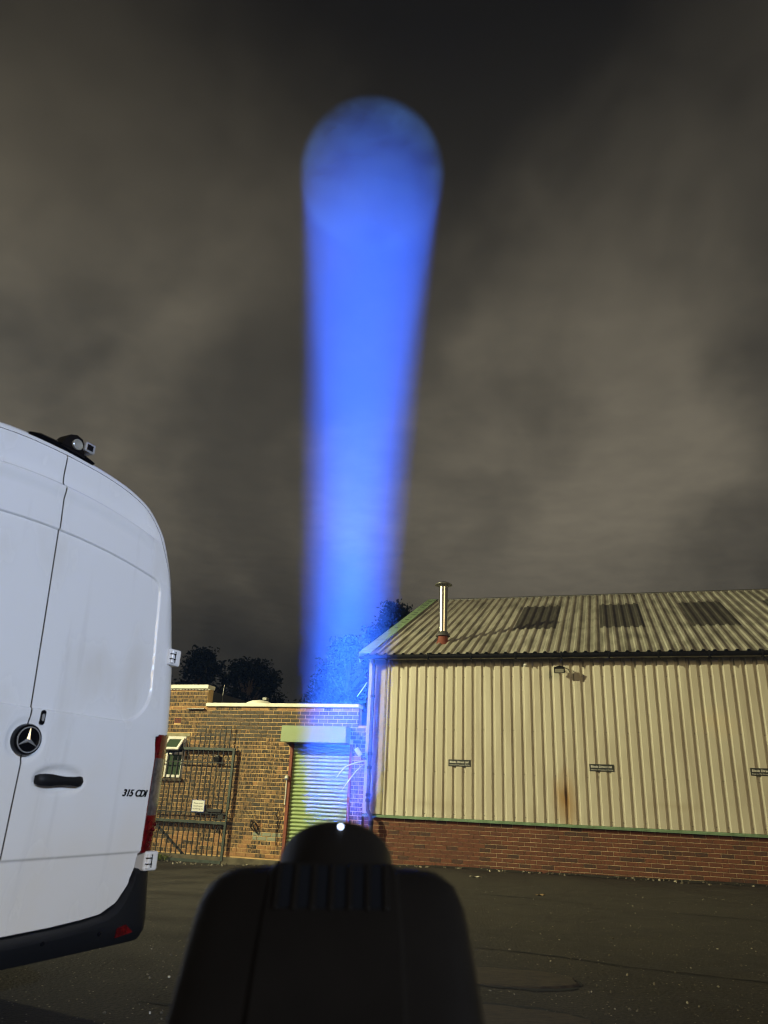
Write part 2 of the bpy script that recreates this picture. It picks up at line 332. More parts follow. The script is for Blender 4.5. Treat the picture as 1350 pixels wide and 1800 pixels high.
def crack(pts, wd_=.02):
    m = MB(); P = []
    for (x0, y0), (x1, y1) in zip(pts[:-1], pts[1:]):
        k = max(2, int(math.hypot(x1-x0, y1-y0)/.09))
        for i in range(k): P.append((x0+(x1-x0)*i/k+random.uniform(-.016, .016), y0+(y1-y0)*i/k+random.uniform(-.016, .016)))
    vv = []
    for i, (x_, y_) in enumerate(P):
        a, b = P[max(0, i-1)], P[min(len(P)-1, i+1)]; dx, dy = b[0]-a[0], b[1]-a[1]; l = math.hypot(dx, dy) or 1
        h = wd_*random.uniform(.25, .8)*min(1, 4*i/len(P)+.1, 4*(1-i/len(P))+.1)
        for s_ in (1, -1): vv.append((x_-dy/l*h*s_, y_+dx/l*h*s_, gz(x_, y_)+.006*math.sin(x_*2.1+y_*.7)*math.cos(y_*1.7-x_*.4)+.004))
    m.add(vv, [(2*i, 2*i+1, 2*i+3, 2*i+2) for i in range(len(P)-1)])
    return m.build('crack', M_crack, ground)
crack([(.6, 7.3), (1.6, 6.95), (2.2, 6.6), (3.0, 6.26), (4.2, 5.8)], .028)
crack([(1.3, 11.5), (2.1, 11.1), (3.0, 10.5)], .03)
crack([(3.4, 10.2), (4.4, 9.7), (5.6, 9.2)], .02)
crack([(-2.9, 11.3), (-1.8, 11.0), (-.6, 10.95)], .03)
crack([(-1.2, 6.3), (-.7, 6.25), (-.2, 6.1)], .03)
crack([(-1.3, 5.0), (-.9, 4.95), (-.3, 4.9)], .03)
def patch(cx, cy, a, b, rot, hh):
    m = MB(); top = []; bot = []
    for k in range(40):
        t_ = 2*PI*k/40; q = 1+.06*math.sin(3*t_+1)+.05*random.uniform(-1, 1)
        ex = abs(math.cos(t_))**.8*math.copysign(1, math.cos(t_)); ey = abs(math.sin(t_))**.8*math.copysign(1, math.sin(t_))
        X, Y = ex*a*q, ey*b*q; x_ = cx+X*math.cos(rot)-Y*math.sin(rot); y_ = cy+X*math.sin(rot)+Y*math.cos(rot)
        top.append((cx+(x_-cx)*.95, cy+(y_-cy)*.95, gz(x_, y_)+hh)); bot.append((x_, y_, gz(x_, y_)-.01))
    n = 40; m.add(bot+top+[(cx, cy, gz(cx, cy)+hh*1.2)], [(i, (i+1) % n, n+(i+1) % n, n+i) for i in range(n)]+[(n+i, n+(i+1) % n, 2*n) for i in range(n)])
    return m.build('repair_patch', M_patch, ground)
patch(1.06, 6.05, .45, .30, -.1, .012); patch(.85, 5.0, .46, .24, -.2, .012)
for cx_, cy_, a1, b1 in ((1.06, 6.05, .47, .315), (.85, 5.0, .48, .255)):
    crack([(cx_+a1*math.cos(2*PI*k/24)+.1*b1*math.sin(2*PI*k/24), cy_+b1*math.sin(2*PI*k/24)-.1*a1*math.cos(2*PI*k/24)) for k in range(26)], .075)

random.seed(5); ms = MB(); vv = []                # dark mossy dirt gathered along the foot of the shed wall
for k in range(120):
    u_ = -.4+k*.1; o_ = .2+.10*math.sin(k*.31)+.08*math.sin(k*.83+1)+random.uniform(-.05, .05)
    for n_ in (.0, o_*.5, o_): q = W(u_, n_, 0); vv.append((q.x, q.y, gz(q.x, q.y)+(.022 if n_ == 0 else .012 if n_ < o_ else .0035)+random.uniform(0, .003)+.006*math.sin(q.x*2.1+q.y*.7)*math.cos(q.y*1.7-q.x*.4)))
ms.add(vv, [(3*k+j, 3*k+j+1, 3*k+j+4, 3*k+j+3) for k in range(119) for j in range(2)])
ms.build('moss_strip', mat('black green moss', (.010, .010, .004), .95, c2=(.022, .018, .008), scale=9, bump=1, bscale=40, bdist=.02), ground)
# ------------------------------------------------------------------ brick walls, brick by brick
bricks_mesh = {}
def brick_wall(parent, rects, mats, limit=300):
    """rects: (u0,u1,z0,z1,matindex) in the parent's frame; the nearest become parts, the rest one 'stuff' part"""
    rects.sort(key=lambda q: -q[5])
    rest = MB()
    for i, (u0, u1, z0, z1, mi, key) in enumerate(rects):
        jy = random.uniform(-.003, .002)
        if i < limit:
            k = (round(u1-u0, 3), round(z1-z0, 3), mi)
            if k not in bricks_mesh:
                a, b = (u1-u0)/2, (z1-z0)/2; mb = MB()
                c = .004
                mb.add([(-a, .06, -b), (a, .06, -b), (a, .06, b), (-a, .06, b), (-a, c, -b), (a, c, -b), (a, c, b), (-a, c, b),
                        (-a+c, 0, -b+c), (a-c, 0, -b+c), (a-c, 0, b-c), (-a+c, 0, b-c)],
                       [(0, 4, 5, 1), (1, 5, 6, 2), (2, 6, 7, 3), (3, 7, 4, 0), (4, 8, 9, 5), (5, 9, 10, 6), (6, 10, 11, 7), (7, 11, 8, 4), (8, 11, 10, 9)])
                me_ = mb.mesh('brick'); me_.materials.append(mats[mi]); bricks_mesh[k] = me_
            link('brick', bricks_mesh[k], None, parent, ((u0+u1)/2, jy, (z0+z1)/2), (random.gauss(0, .004), random.gauss(0, .004), random.gauss(0, .006)))
        else: rest.box(u0, u1, jy, .06, z0, z1, mi)
    if rest.v: rest.build('brickwork', mats, parent)['kind'] = 'stuff'

def site_thing(name, label, cat, u=0, n=0, z=0, group=None):
    return empty(name, W(u, n, z), -TH, label, cat, group)

# ------------------------------------------------------------------ flat-roofed brick building on the left
bb = site_thing('brick_building', 'flat roofed brown brick building with white coping and green roller shutter', 'building')
UL = -7.2
holes = [(-5.29, -4.80, 1.385, 2.40), (-2.225, -.80, -.4, 2.3), (-5.45, -4.72, 2.29, 2.38), (-5.20, -5.02, 2.585, 2.715)]
def cut(u0, u1, z0, z1):
    segs = [(u0, u1)]
    for a, b, c, d in holes:
        if z1 > c+.02 and z0 < d-.02:
            ns = []
            for s0, s1 in segs:
                if b <= s0 or a >= s1: ns.append((s0, s1)); continue
                if a-s0 > .03: ns.append((s0, a-.006))
                if s1-b > .03: ns.append((b+.006, s1))
            segs = ns
    return segs
rects = []; G = .083; J = .014
for row in range(-6, 37):
    z1 = 2.962-G*row; z0 = z1-G+J; ztop = z1
    u = UL-(row % 2)*.11-.03*random.random(); uend = -.70 if z1 > 2.62 else -.52
    if row < 0: uend = -4.42
    while u < uend:
        if row in (0, -6): ln = .112 if row == -6 else .22
        else: ln = .22
        pieces = [(u, u+ln-J)]
        if row > 4 and random.random() < .3: pieces = [(u, u+.105-.002), (u+.112, u+ln-J)]
        for a, b in pieces:
            b = min(b, uend)
            for s0, s1 in cut(a, b, z0, z1):
                if s1-s0 < .03: continue
                mi = 0
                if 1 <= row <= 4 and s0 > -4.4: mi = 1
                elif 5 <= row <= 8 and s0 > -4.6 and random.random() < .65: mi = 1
                elif row == 0 or row in (-6, -5): mi = 2 if random.random() < .8 else 0
                elif row >= 32 and random.random() < .5: mi = 2
                elif random.random() < .10: mi = 1
                elif random.random() < .02: mi = 2
                if row >= 31 and -2.95 < s0 < -2.45 and row < 33: mi = 3
                if s0 > -5.75 or row == 99: rects.append((round(s0, 3), round(s1, 3), round(z0, 3), round(z1, 3), mi, s0 if z0 > -.05 else s0-3))
                else: rects.append((round(s0, 3), round(s1, 3), round(z0, 3), round(z1, 3), mi, -99))
        u += ln
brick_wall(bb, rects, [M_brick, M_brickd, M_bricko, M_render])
m = MB()
def core(u0, u1, z0, z1, y0=.0085, y1=.25): m.box(u0, u1, y0, y1, z0, z1)
core(UL, -4.41, 2.966, 3.36); core(UL, -5.285, -.4, 2.966); core(-4.805, -2.23, -.4, 2.966); core(-5.285, -4.805, -.4, 1.39); core(-5.285, -4.805, 2.30, 2.966)
core(-2.23, -.795, 2.2, 2.966); core(-.795, -.71, -.4, 2.966); core(-.71, -.525, -.4, 2.60)
m.build('mortar_wall', M_mortar, bb)
m = MB(); m.box(UL, -.53, .25, 8.5, -.4, 2.70); m.box(UL, -.72, .25, 8.5, 2.70, 2.93); m.box(UL, -4.42, .25, 8.5, 2.93, 3.34); m.build('building_mass', M_cladin, bb)
MB().bbox(-4.40, -.69, -.05, .27, 2.966, 3.045, .012).build('coping', M_coping, bb)
MB().bbox(UL, -4.385, -.06, .27, 3.362, 3.452, .012).build('coping', M_coping, bb)
m = MB()
for k in range(34): m.box(UL+.05+k*.083, UL+.10+k*.083, -.022, .02, 3.335, 3.362)
m.build('dentil_course', M_coping, bb)
MB().bbox(-4.87, -4.42, -.07, .03, 2.895, 2.917, .006).build('lead_flashing', M_cap, bb)
m = MB(); m.lathe([(.36, 0), (.35, .06), (.30, .12), (.2, .165), (.08, .185), (.01, .19)], 28); m.build('dome_rooflight', M_coping, bb, smooth=True, loc=(-3.3, .48, 2.985))
MB().bbox(-3.45, -3.34, .9, 1.05, 3.23, 3.30, .01).build('roof_vent', M_cap, bb); MB().tube([(-3.395, .97, 2.9), (-3.395, .97, 3.24)], .02).build('vent_stem', M_cap, bb)
MB().tube([(-4.36, .6, 2.9), (-4.34, .6, 3.55)], .008, 6).build('mast', M_cap, bb)
MB().bbox(-5.44, -4.73, -.012, .05, 2.295, 2.372, .004).build('lintel', M_conc, bb)
m = MB(); m.box(-5.195, -5.025, .004, .03, 2.59, 2.71)
m.build('air_brick', M_boot, bb)
ab = MB()
for i in range(4):
    for j in range(3): ab.box(-5.18+i*.04, -5.16+i*.04, .001, .006, 2.605+j*.035, 2.625+j*.035)
ab.build('air_hole', M_cladin, bb)
# window: outer frame, fixed lower pane, top light pushed open
wn = MB(); a, b, c, d = -5.275, -4.815, 1.41, 2.295; f_ = .055
wn.box(a, b, -.012, .05, d-f_, d); wn.box(a, b, -.012, .05, c, c+f_); wn.box(a, a+f_, -.010, .05, c+f_, d-f_); wn.box(b-f_, b, -.010, .05, c+f_, d-f_); wn.box(a+f_, b-f_, -.011, .05, 1.90, 1.955)
wf = wn.build('window', M_white, bb)
MB().box(a+f_, b-f_, .022, .03, c+f_, 1.90).build('pane', M_glass, wf)
cu = MB()
for k in range(14):
    x0 = a+f_+k*.025; cu.box(x0, x0+.021, .034+.008*(k % 2), .045, c+f_, 1.90)
cu.build('curtain', mat('sage curtain', (.22, .27, .15), .9), wf)
sm = Matrix.Translation((0, -.012, d-.05)) @ Matrix.Rotation(rad(-42), 4, 'X')
v = MB()
for (x0, x1, z0, z1) in ((a+.02, b-.02, -.05, 0), (a+.02, b-.02, -.36, -.30), (a+.02, a+.075, -.30, -.05), (b-.075, b-.02, -.30, -.05)): v.box(x0, x1, -.035, 0, z0, z1, 0, sm)
vs_ = v.build('top_light', M_white, wf); MB().box(a+.075, b-.075, -.02, -.012, -.30, -.05, 0, sm).build('pane', M_glass, wf)
MB().box(a+f_, b-f_, .035, .05, 1.955, d-f_).build('dark_gap', M_cladin, wf)
MB().bbox(a-.05, b+.04, -.06, .05, 1.335, 1.388, .006).build('sill', M_brickd, bb)
# roller shutter
rs_ = MB(); rs_.bbox(-2.345, -.862, -.30, .02, 2.212, 2.548, .006); rsb = rs_.build('roller_shutter', M_box, bb)
prof = [(.004, 0), (.0, .003), (-.014, .010), (-.026, .022), (-.031, .036), (-.027, .05), (-.015, .062), (.0, .069), (.004, .0757)]
sl = MB(); n_ = len(prof); vv = [(-2.165, y_, z_) for y_, z_ in prof]+[(-.848, y_, z_) for y_, z_ in prof]
sl.add(vv, [(i, n_+i, n_+i+1, i+1) for i in range(n_-1)]); sme = sl.mesh('slat'); sme.materials.append(M_shut)
for q in sme.polygons: q.use_smooth = True
for k in range(33): link('slat', sme, None, rsb, (0, .06, 2.20-.0757*(k+1)))
MB().box(-2.22, -.80, .085, .24, -.4, 2.3).build('shutter_back', M_cladin, rsb)
MB().bbox(-2.225, -2.158, -.025, .075, -.3, 2.208, .004).build('guide_rail', M_rail, rsb)
MB().bbox(-.853, -.795, -.025, .075, -.3, 2.208, .004).build('guide_rail', M_rail, rsb)
m = MB(); m.bbox(-2.265, -2.20, -.09, -.005, 1.455, 1.535, .006); kb = m.build('key_switch', M_wbox, rsb)
MB().box(-2.262, -2.203, -.093, -.088, 1.458, 1.478).build('blue_band', M_blue, kb)
MB().tube([(-2.235, -.035, 1.455), (-2.235, -.035, .95)], .013, 8).build('conduit', M_wbox, rsb)
# kerb at the foot of the wall
m = MB(); m.bbox(UL, -2.24, -.105, .0, -.45, -.125, .015); kerb = m.build('kerb', mat('kerb concrete', (.12, .105, .07), .9, c2=(.07, .06, .04), scale=6, bump=.6), None)
kerb.location = O; kerb.rotation_euler = (0, 0, -TH); kerb['kind'] = 'structure'
# cables hanging on the wall, and bright air trails shaped as thin tubes
def cable(name, pts, rd, mt, label, parent=None):
    m = MB().tube(pts, rd, 6); o = m.build(name, mt, parent, smooth=True)
    if parent is None: o.location = O; o.rotation_euler = (0, 0, -TH); tag(o, label, 'cable')
    return o
lp = [(-2.86+.045*math.cos(a_)-.045*math.sin(a_), -.03, .48+.105*math.sin(a_)-.01*math.cos(a_)) for a_ in [2*PI*k/16 for k in range(16)]]
m = MB().tube(lp, .014, 6, closed=True); m.tube([(-2.97, -.02, .63), (-3.0, -.02, .5), (-2.93, -.02, .42)], .01, 6); m.tube([(-2.80, -.02, .63), (-2.78, -.02, .46)], .009, 6)
o = m.build('coiled_cable', M_black, None); o.location = O; o.rotation_euler = (0, 0, -TH); tag(o, 'loop of black cable hung on the brick wall left of the shutter', 'cable')
cable('dangling_cable', [(-2.40, -.02, .85), (-2.37, -.04, .80), (-2.41, -.05, .75), (-2.34, -.05, .66), (-2.36, -.02, .6), (-2.38, -.02, .4), (-2.375, -.02, .25), (-2.36, -.02, .16)], .009, M_black,
      'thin black cable dangling down the brick wall beside the red shutter guide')
for q in ([(-.44, -.14, 1.885), (-.6, -.17, 1.85), (-.75, -.19, 1.80), (-.88, -.2, 1.74), (-.98, -.2, 1.63), (-1.05, -.2, 1.53)], 'bright trail in the air left of the downpipe across the shutter, shaped as a white tube'), \
         ([(-.53, -.1, 1.80), (-.66, -.14, 1.66), (-.8, -.16, 1.47), (-.93, -.16, 1.29)], 'bright trail in the air below the wall camera, shaped as a white tube'), \
         ([(-.53, -.08, 3.50), (-.56, -.1, 3.43), (-.63, -.13, 3.31), (-.715, -.14, 3.19)], 'short bright trail in the air at the top of the shed corner, shaped as a white tube'):
    cable('air_trail', q[0], [.013]*(len(q[0])-1)+[.008], M_wbox, q[1])  # white tubes stand in for bright rain and insect trails in the beam

# ------------------------------------------------------------------ steel clad shed on the right
sh = site_thing('metal_shed', 'cream ribbed steel shed on a red brick plinth with pitched roof', 'shed')
UR = 12.6
rects = []; G2 = .0757
for row in range(13):
    z1 = .802-G2*row; z0 = z1-G2+.010; u = -.47-(row % 2)*.108
    while u < UR:
        a, b = max(u, -.47), u+.216-.010
        if b-a > .04:
            key = a if a < 7.3 else -50-a
            if z0 < -.1: key -= 20
            rects.append((round(a, 3), round(b, 3), round(z0, 3), round(z1, 3), 0, key))
        u += .216
brick_wall(sh, rects, [M_brickr])
MB().box(-.465, UR, .0075, .2, -.4, .80).build('mortar_wall', M_mortar2, sh)
MB().box(-.45, UR, .2, 12.6, -.4, 3.9).build('building_mass', M_cladin, sh)
# drip flashing
m = MB(); pr = [(.05, .862), (-.035, .855), (-.06, .835), (-.062, .805), (-.052, .805), (-.05, .828), (.0, .842), (.05, .845)]
n_ = len(pr); m.add([(-.50, y_, z_) for y_, z_ in pr]+[(UR, y_, z_) for y_, z_ in pr], [(i, n_+i, n_+(i+1) % n_, (i+1) % n_) for i in range(n_)]+[tuple(range(n_)), tuple(range(2*n_-1, n_-1, -1))])
m.build('drip_flashing', M_green, sh)
# wall sheets, one metre each: wide crowns between narrow troughs
def sheet_mesh(z0, z1, nseg, trough, slope, depth, name):
    P = []
    for k in range(5):
        c_ = .2*k
        P += [(c_-trough-slope, -depth), (c_-trough, 0), (c_+trough, 0), (c_+trough+slope, -depth)]
    P.append((.2*4+.1, -depth)); P.insert(0, (-.1, -depth))
    m_ = MB(); n__ = len(P)
    zz = [z0+(z1-z0)*i/nseg for i in range(nseg+1)]
    m_.add([(x_, y_, z_) for z_ in zz for x_, y_ in P], [(j*n__+i, j*n__+i+1, (j+1)*n__+i+1, (j+1)*n__+i) for j in range(nseg) for i in range(n__-1)])
    me_ = bpy.data.meshes.new(name); me_.from_pydata(m_.v, [], m_.f); me_.update(); return me_
wsm = sheet_mesh(.858, 4.02, 1, .027, .018, .030, 'cladding_sheet'); wsm.materials.append(M_clad)
for k in range(13): link('cladding_sheet', wsm, None, sh, (k*1.0, -.006-.0016*(k % 2), 0))
m = MB(); m.box(-.10, .0, -.002, .19, .858, 4.02); m.box(0, UR, .0, .19, .858, 4.02); m.build('lining', M_cladin, sh)
sr = MB()
for k in range(0, 62):
    for z_ in (.93, 1.72, 2.55, 3.62):
        if (k*7+int(z_*10)) % 3: sr.lathe([(.009, 0), (.009, .004), (.004, .008)], 6, Matrix.Translation((.2*k, -.008, z_+random.uniform(-.01, .01))) @ Matrix.Rotation(rad(90), 4, 'X'))
sr.build('screw_heads', M_cap, sh)['kind'] = 'stuff'
# corner flashings
MB().bbox(-.50, -.40, -.05, .06, .87, 3.99, .006).build('corner_flashing', M_trim, sh)
MB().bbox(-.42, -.28, -.03, .06, .87, 3.99, .004).build('corner_flashing', M_trim, sh)
MB().bbox(-.285, -.125, -.04, .06, .865, 4.0, .006).build('corner_flashing', M_trim, sh)
o = MB().bbox(-.128, -.085, -.046, .02, .862, 4.0, .004).build('corner_bead', M_conc, sh)
# roof
RP = rad(24.1); ct, st = math.cos(RP), math.sin(RP); EY, EZ = -.20, 4.075
RM = Matrix.Translation((0, EY, EZ)) @ Matrix.Rotation(RP, 4, 'X')
def roof_sheet_mesh(s0, s1, lift, name, u_half=False):
    P = []
    for k in range(5):
        c_ = .1+.2*k
        P += [(c_-.2*.5, 0), (c_-.045, 0), (c_-.022, .034), (c_+.022, .034), (c_+.045, 0)]
    P.append((1.0, 0)); n__ = len(P); m_ = MB()
    m_.add([RM @ Vector((x_, s_, z_+lift)) for s_ in (s0, s1) for x_, z_ in P], [(i, i+1, n__+i+1, n__+i) for i in range(n__-1)])
    me_ = bpy.data.meshes.new(name); me_.from_pydata(m_.v, [], m_.f); me_.update(); return me_
RL = 7.02
lowm = roof_sheet_mesh(0, 2.55, 0, 'roof_sheet'); uppm = roof_sheet_mesh(2.40, RL, .006, 'roof_sheet'); rlm = roof_sheet_mesh(2.40, 5.55, .005, 'rooflight'); topm = roof_sheet_mesh(5.40, RL, .011, 'roof_sheet')
for q in (lowm, uppm, topm): q.materials.append(M_roof)
rlm.materials.append(M_rl)
for k in range(-1, 13):
    u0 = k+.4+.0
    z_ = .0015*(k % 2)
    link('roof_sheet', lowm, None, sh, (u0, 0, z_))
    if k in (2, 4, 6, 8, 10): link('rooflight', rlm, None, sh, (u0, 0, z_)); link('roof_sheet', topm, None, sh, (u0, 0, z_))
    else: link('roof_sheet', uppm, None, sh, (u0, 0, z_))
m = MB(); m.add([RM @ Vector((x_, s_, z_)) for x_ in (-.60, UR+.8) for s_, z_ in ((0, -.02), (RL, -.02), (RL, -.10), (0, -.10))], [(0, 1, 5, 4), (1, 2, 6, 5), (2, 3, 7, 6), (3, 0, 4, 7), (0, 3, 2, 1), (4, 5, 6, 7)])
yr, zr = EY+RL*ct, EZ+RL*st
m.add([(x_, y_, z_) for x_ in (-.60, UR+.8) for y_, z_ in ((yr, zr-.03), (2*yr-EY, EZ), (2*yr-EY, EZ-.1), (yr, zr-.13))], [(0, 1, 5, 4), (1, 2, 6, 5), (2, 3, 7, 6), (3, 0, 4, 7), (0, 3, 2, 1), (4, 5, 6, 7)])
m.build('roof_deck', M_cladin, sh)
m = MB(); m.tube([(-.62, yr, zr+.01), (UR+.8, yr, zr+.01)], .05, 10); m.build('ridge_cap', M_cap, sh)
# verge flashing with its row of fixings
m = MB(); m.box(-.68, -.42, -.02, RL, .04, .06, 0, RM); m.box(-.70, -.675, -.02, RL, -.16, .062, 0, RM); m.build('verge_flashing', M_verge, sh)
m = MB()
for k in range(12): m.box(-.60, -.50, 2.6+k*.36, 2.66+k*.36, .06, .064, 0, RM)
m.build('verge_stain', M_gate, sh)
# end wall triangle
m = MB(); m.add([(-.46, .1, 3.9), (-.46, 2*yr-.1, 3.9), (-.46, yr, zr-.12), (-.40, .1, 3.9), (-.40, 2*yr-.1, 3.9), (-.40, yr, zr-.12)], [(0, 1, 2), (3, 5, 4), (0, 3, 4, 1), (1, 4, 5, 2), (2, 5, 3, 0)]); m.build('gable', M_clad, sh)
# gutter
m = MB(); gp = []
for k in range(9): a_ = PI+PI*k/8; gp.append((-.262+.056*math.cos(a_), 4.035+.07*math.sin(a_)))
gi = [(-.262+.049*math.cos(PI+PI*k/8), 4.035+.063*math.sin(PI+PI*k/8)) for k in range(8, -1, -1)]
gp += gi; n_ = len(gp)
m.add([(-.66, y_, z_) for y_, z_ in gp]+[(UR+.6, y_, z_) for y_, z_ in gp], [(i, n_+i, n_+(i+1) % n_, (i+1) % n_) for i in range(n_)]+[tuple(range(n_)), tuple(range(2*n_-1, n_-1, -1))])
gut = m.build('gutter', M_black, sh)
gb = MB(); gb.box(-.02, .02, -.322, -.30, 4.0, 4.075); gb.box(-.018, .018, -.3, -.21, 3.945, 3.962); gb.tube([(0, -.32, 4.03), (0, -.30, 3.965), (0, -.262, 3.95), (0, -.22, 3.97)], .012, 6); gb.tube([(0, -.285, 3.965), (.03, -.285, 3.915)], .009, 5)
gbm = gb.mesh('bracket'); gbm.materials.append(M_black)
for k in range(14): link('bracket', gbm, None, gut, (-.05+.92*k, 0, 0))
MB().box(-.5, UR, -.19, -.04, 3.985, 4.02).build('soffit', M_clad, sh)
fl = MB()
for k in range(65): fl.tube([(-.5+.2*k, -.215, 4.075), (-.5+.2*k, -.17, 4.095)], .026, 8)
fl.build('rib_fillers', M_black, sh)['kind'] = 'stuff'
# downpipe with offset and collars
m = MB(); m.tube([(-.37, -.25, 3.99), (-.37, -.22, 3.93), (-.37, -.12, 3.84), (-.37, -.11, 3.7), (-.37, -.11, 1.02), (-.36, -.12, .93), (-.28, -.16, .80), (-.265, -.17, .72), (-.255, -.17, -.15)], .042, 12)
dp = m.build('downpipe', M_pipe, sh, smooth=True)
for z_, rr in ((2.02, .052), (1.75, .05), (1.22, .055), (1.12, .055), (3.2, .05)): MB().tube([(-.37, -.11, z_-.03), (-.37, -.11, z_+.03)], rr, 12).build('collar', M_black, dp)
MB().tube([(-.268, -.17, .66), (-.266, -.17, .74)], .055, 12).build('collar', M_black, dp)
# flue
fx, fy = .95, .80
fz = EZ+(fy-EY)*math.tan(RP)
fm = MB().lathe([(.102, .0), (.102, 1.27)], 24); flue = fm.build('flue', M_steel, sh, loc=(fx, fy, fz+.03), angle=40)
MB().lathe([(.02, 1.42), (.06, 1.405), (.15, 1.365), (.205, 1.33), (.205, 1.32), (.1, 1.345), (.02, 1.36)], 28).build('cap', M_cap, flue, angle=50)
m = MB()
for k in range(3): a_ = 2*PI*k/3+.4; m.box(-.012, .012, -.003, .003, 1.2, 1.36, 0, Matrix.Rotation(a_, 4, 'Z') @ Matrix.Translation((0, .095, 0)))
m.build('cap_strap', M_steel, flue)
MB().lathe([(.10, .22), (.115, .21), (.165, .13), (.17, .115), (.10, .12)], 28).build('storm_collar', M_cap, flue, angle=50)
MB().lathe([(.11, .16), (.115, .05), (.14, -.02), (.165, -.09), (.17, -.12)], 20).build('boot', M_boot, flue, angle=60)

# things fixed to the shed wall
fl_ = site_thing('floodlight', 'small black floodlight on a hoop bracket under the shed gutter', 'floodlight', 3.575, .03, 3.72)
Mx = Matrix.Translation((0, -.20, 0)) @ Matrix.Rotation(rad(18), 4, 'X')
MB().bbox(-.105, .105, -.05, .05, -.06, .06, .012, 0, Mx).build('housing', M_black, fl_)
MB().box(-.085, .085, -.056, -.049, -.042, .030, 0, Mx).build('glass', M_lampg, fl_)
pts = [(-.10, -.20, .02)]+[(-.095*math.cos(PI*k/8), -.2+.17*math.sin(PI*k/8)*.9, .02+.085*math.sin(PI*k/8)) for k in range(9)]+[(.10, -.20, .02)]
MB().tube(pts, .009, 6).build('hoop_bracket', M_black, fl_)
MB().tube([(0, -.05, .1), (0, -.0, .1)], .02, 8).build('wall_mount', M_black, fl_)
MB().tube([(.10, -.17, .05), (.17, -.03, .03), (.2, -.01, -.02)], .006, 6).build('lead', M_black, fl_)
o = site_thing('light_sensor', 'tiny white round sensor high on the shed wall left of the floodlight', 'sensor', 2.885, .03, 3.86)
MB().lathe([(.012, -.02), (.04, 0), (.045, .03), (.035, .06), (.01, .07)], 16, Matrix.Rotation(rad(70), 4, 'X')).build('dome', M_wbox, o, smooth=True); MB().box(-.02, .02, -.02, .0, -.02, .02).build('base', M_wbox, o)
names = ['black parking sign nearest the flue end of the shed wall', 'black parking sign just right of the brown rust streak', 'black parking sign cut off by the right edge of the picture']
t1, t2 = text_mesh('Blinds Direct Ltd', .056, .0, bold=.0012), text_mesh('Reserved For Customer Parking', .031)
for q in (t1, t2): q.materials.append(M_let)
for k, (uu, zz) in enumerate(((1.512, 1.897), (4.273, 1.888), (7.10, 1.90))):
    o = site_thing('parking_sign', names[k], 'sign', uu, .036, zz, 'parking signs on the shed wall')
    MB().bbox(-.228, .228, -.008, .0, -.066, .066, .003).build('board', M_sign, o)
    link('lettering', t1, None, o, (-.01, -.0095, .018), (PI/2, 0, 0)); link('lettering', t2, None, o, (0, -.0095, -.036), (PI/2, 0, 0))
    m = MB()
    for u_ in (-.1, .1): m.box(u_-.012, u_+.012, 0, .03, -.075, .0)
    m.build('fixing', M_cap, o)
o = site_thing('wall_camera', 'pale tube camera angled off the shed corner beside the downpipe', 'camera', -.53, .05, 1.98)
Mx = Matrix.Translation((-.08, -.12, .07)) @ Matrix.Rotation(rad(-35), 4, 'Y') @ Matrix.Rotation(rad(12), 4, 'X')
MB().bbox(-.045, .045, -.045, .045, -.09, .09, .015, 0, Mx).build('body', M_wbox, o); MB().tube([(-.02, -.1, -.0), (.04, -.06, -.05), (.06, -.0, -.06)], .016, 8).build('arm', M_pipe, o)

# ------------------------------------------------------------------ steel gate folded back against the brick wall
gt = site_thing('security_gate', 'tall grey green barred steel gate folded back against the brick wall', 'gate', 0, .094, 0)
g0, g1, zb, zt = -5.75, -3.50, -.262, 2.06
m = MB(); m.box(g0, g1, -.025, .025, zt-.055, zt); m.box(g0, g1-.05, -.025, .025, zb, zb+.06); m.box(g1-.05, g1, -.025, .025, .79, zt-.055); m.box(g1-.065, g1-.015, -.024, .024, zb+.06, .50); m.box(g0, g1-.015, -.026, .026, .50, .555); m.box(g0, g0+.05, -.024, .024, zb+.06, zt-.055)
m.box(g1-.048, g1-.018, -.02, .02, .555, .79)
m.build('frame', M_gate, gt)
MB().box(g0+.05, g1-.05, -.008, .008, 1.735, 1.755).build('rail', M_bar, gt); MB().box(g0+.05, g1-.05, -.008, .008, .70, .725).build('rail', M_bar, gt)
bm_ = {}
for k in range(18):
    u_ = g0+.10+k*.1245
    if u_ > g1-.07: break
    top = min(2.55, 1.93+.105*max(0, (u_+5.15)*1/.1245*.75)) if u_ > -5.2 else 2.0
    if u_ > -4.2: top = min(2.54, 2.36+.1*(u_+4.2)/.25)
    MB().box(u_-.008, u_+.008, -.008, .008, zb+.06, max(top, 2.0)).build('bar', M_bar, gt)
MB().box(-.02, .02, -.01, .01, 0, 1.12, 0, Matrix.Translation((-5.34, .03, .50)) @ Matrix.Rotation(rad(126), 4, 'Y')).build('brace', M_bar, gt)
m = MB(); m.bbox(-4.0, -3.66, -.035, .035, .735, .80, .006); m.box(-3.72, -3.60, -.045, -.03, .60, .69); m.build('slide_bolt', M_bar, gt)
m = MB(); m.tube([(-3.80, -.03, .49), (-3.76, -.05, .40), (-3.70, -.05, .36), (-3.67, -.04, .47)], .012, 6); m.build('chain', M_bar, gt)
MB().tube([(g1-.035, 0, .30), (g1-.035, 0, zb-.0)], .012, 6).build('drop_bolt', M_bar, gt)
o = site_thing('camera_box', 'small black box lamp fixed to the brick wall behind the top of the gate', 'lamp', -3.93, .02, 1.83)
MB().bbox(-.07, .07, -.10, .0, -.05, .06, .01, 0, Matrix.Rotation(rad(10), 4, 'X')).build('housing', M_black, o); MB().box(-.045, .045, -.06, 0, .06, .075).build('bracket', M_cap, o)
o = site_thing('notice_sign', 'small square white notice with blue edge tied to the gate bars', 'sign', -4.235, .109, .845)
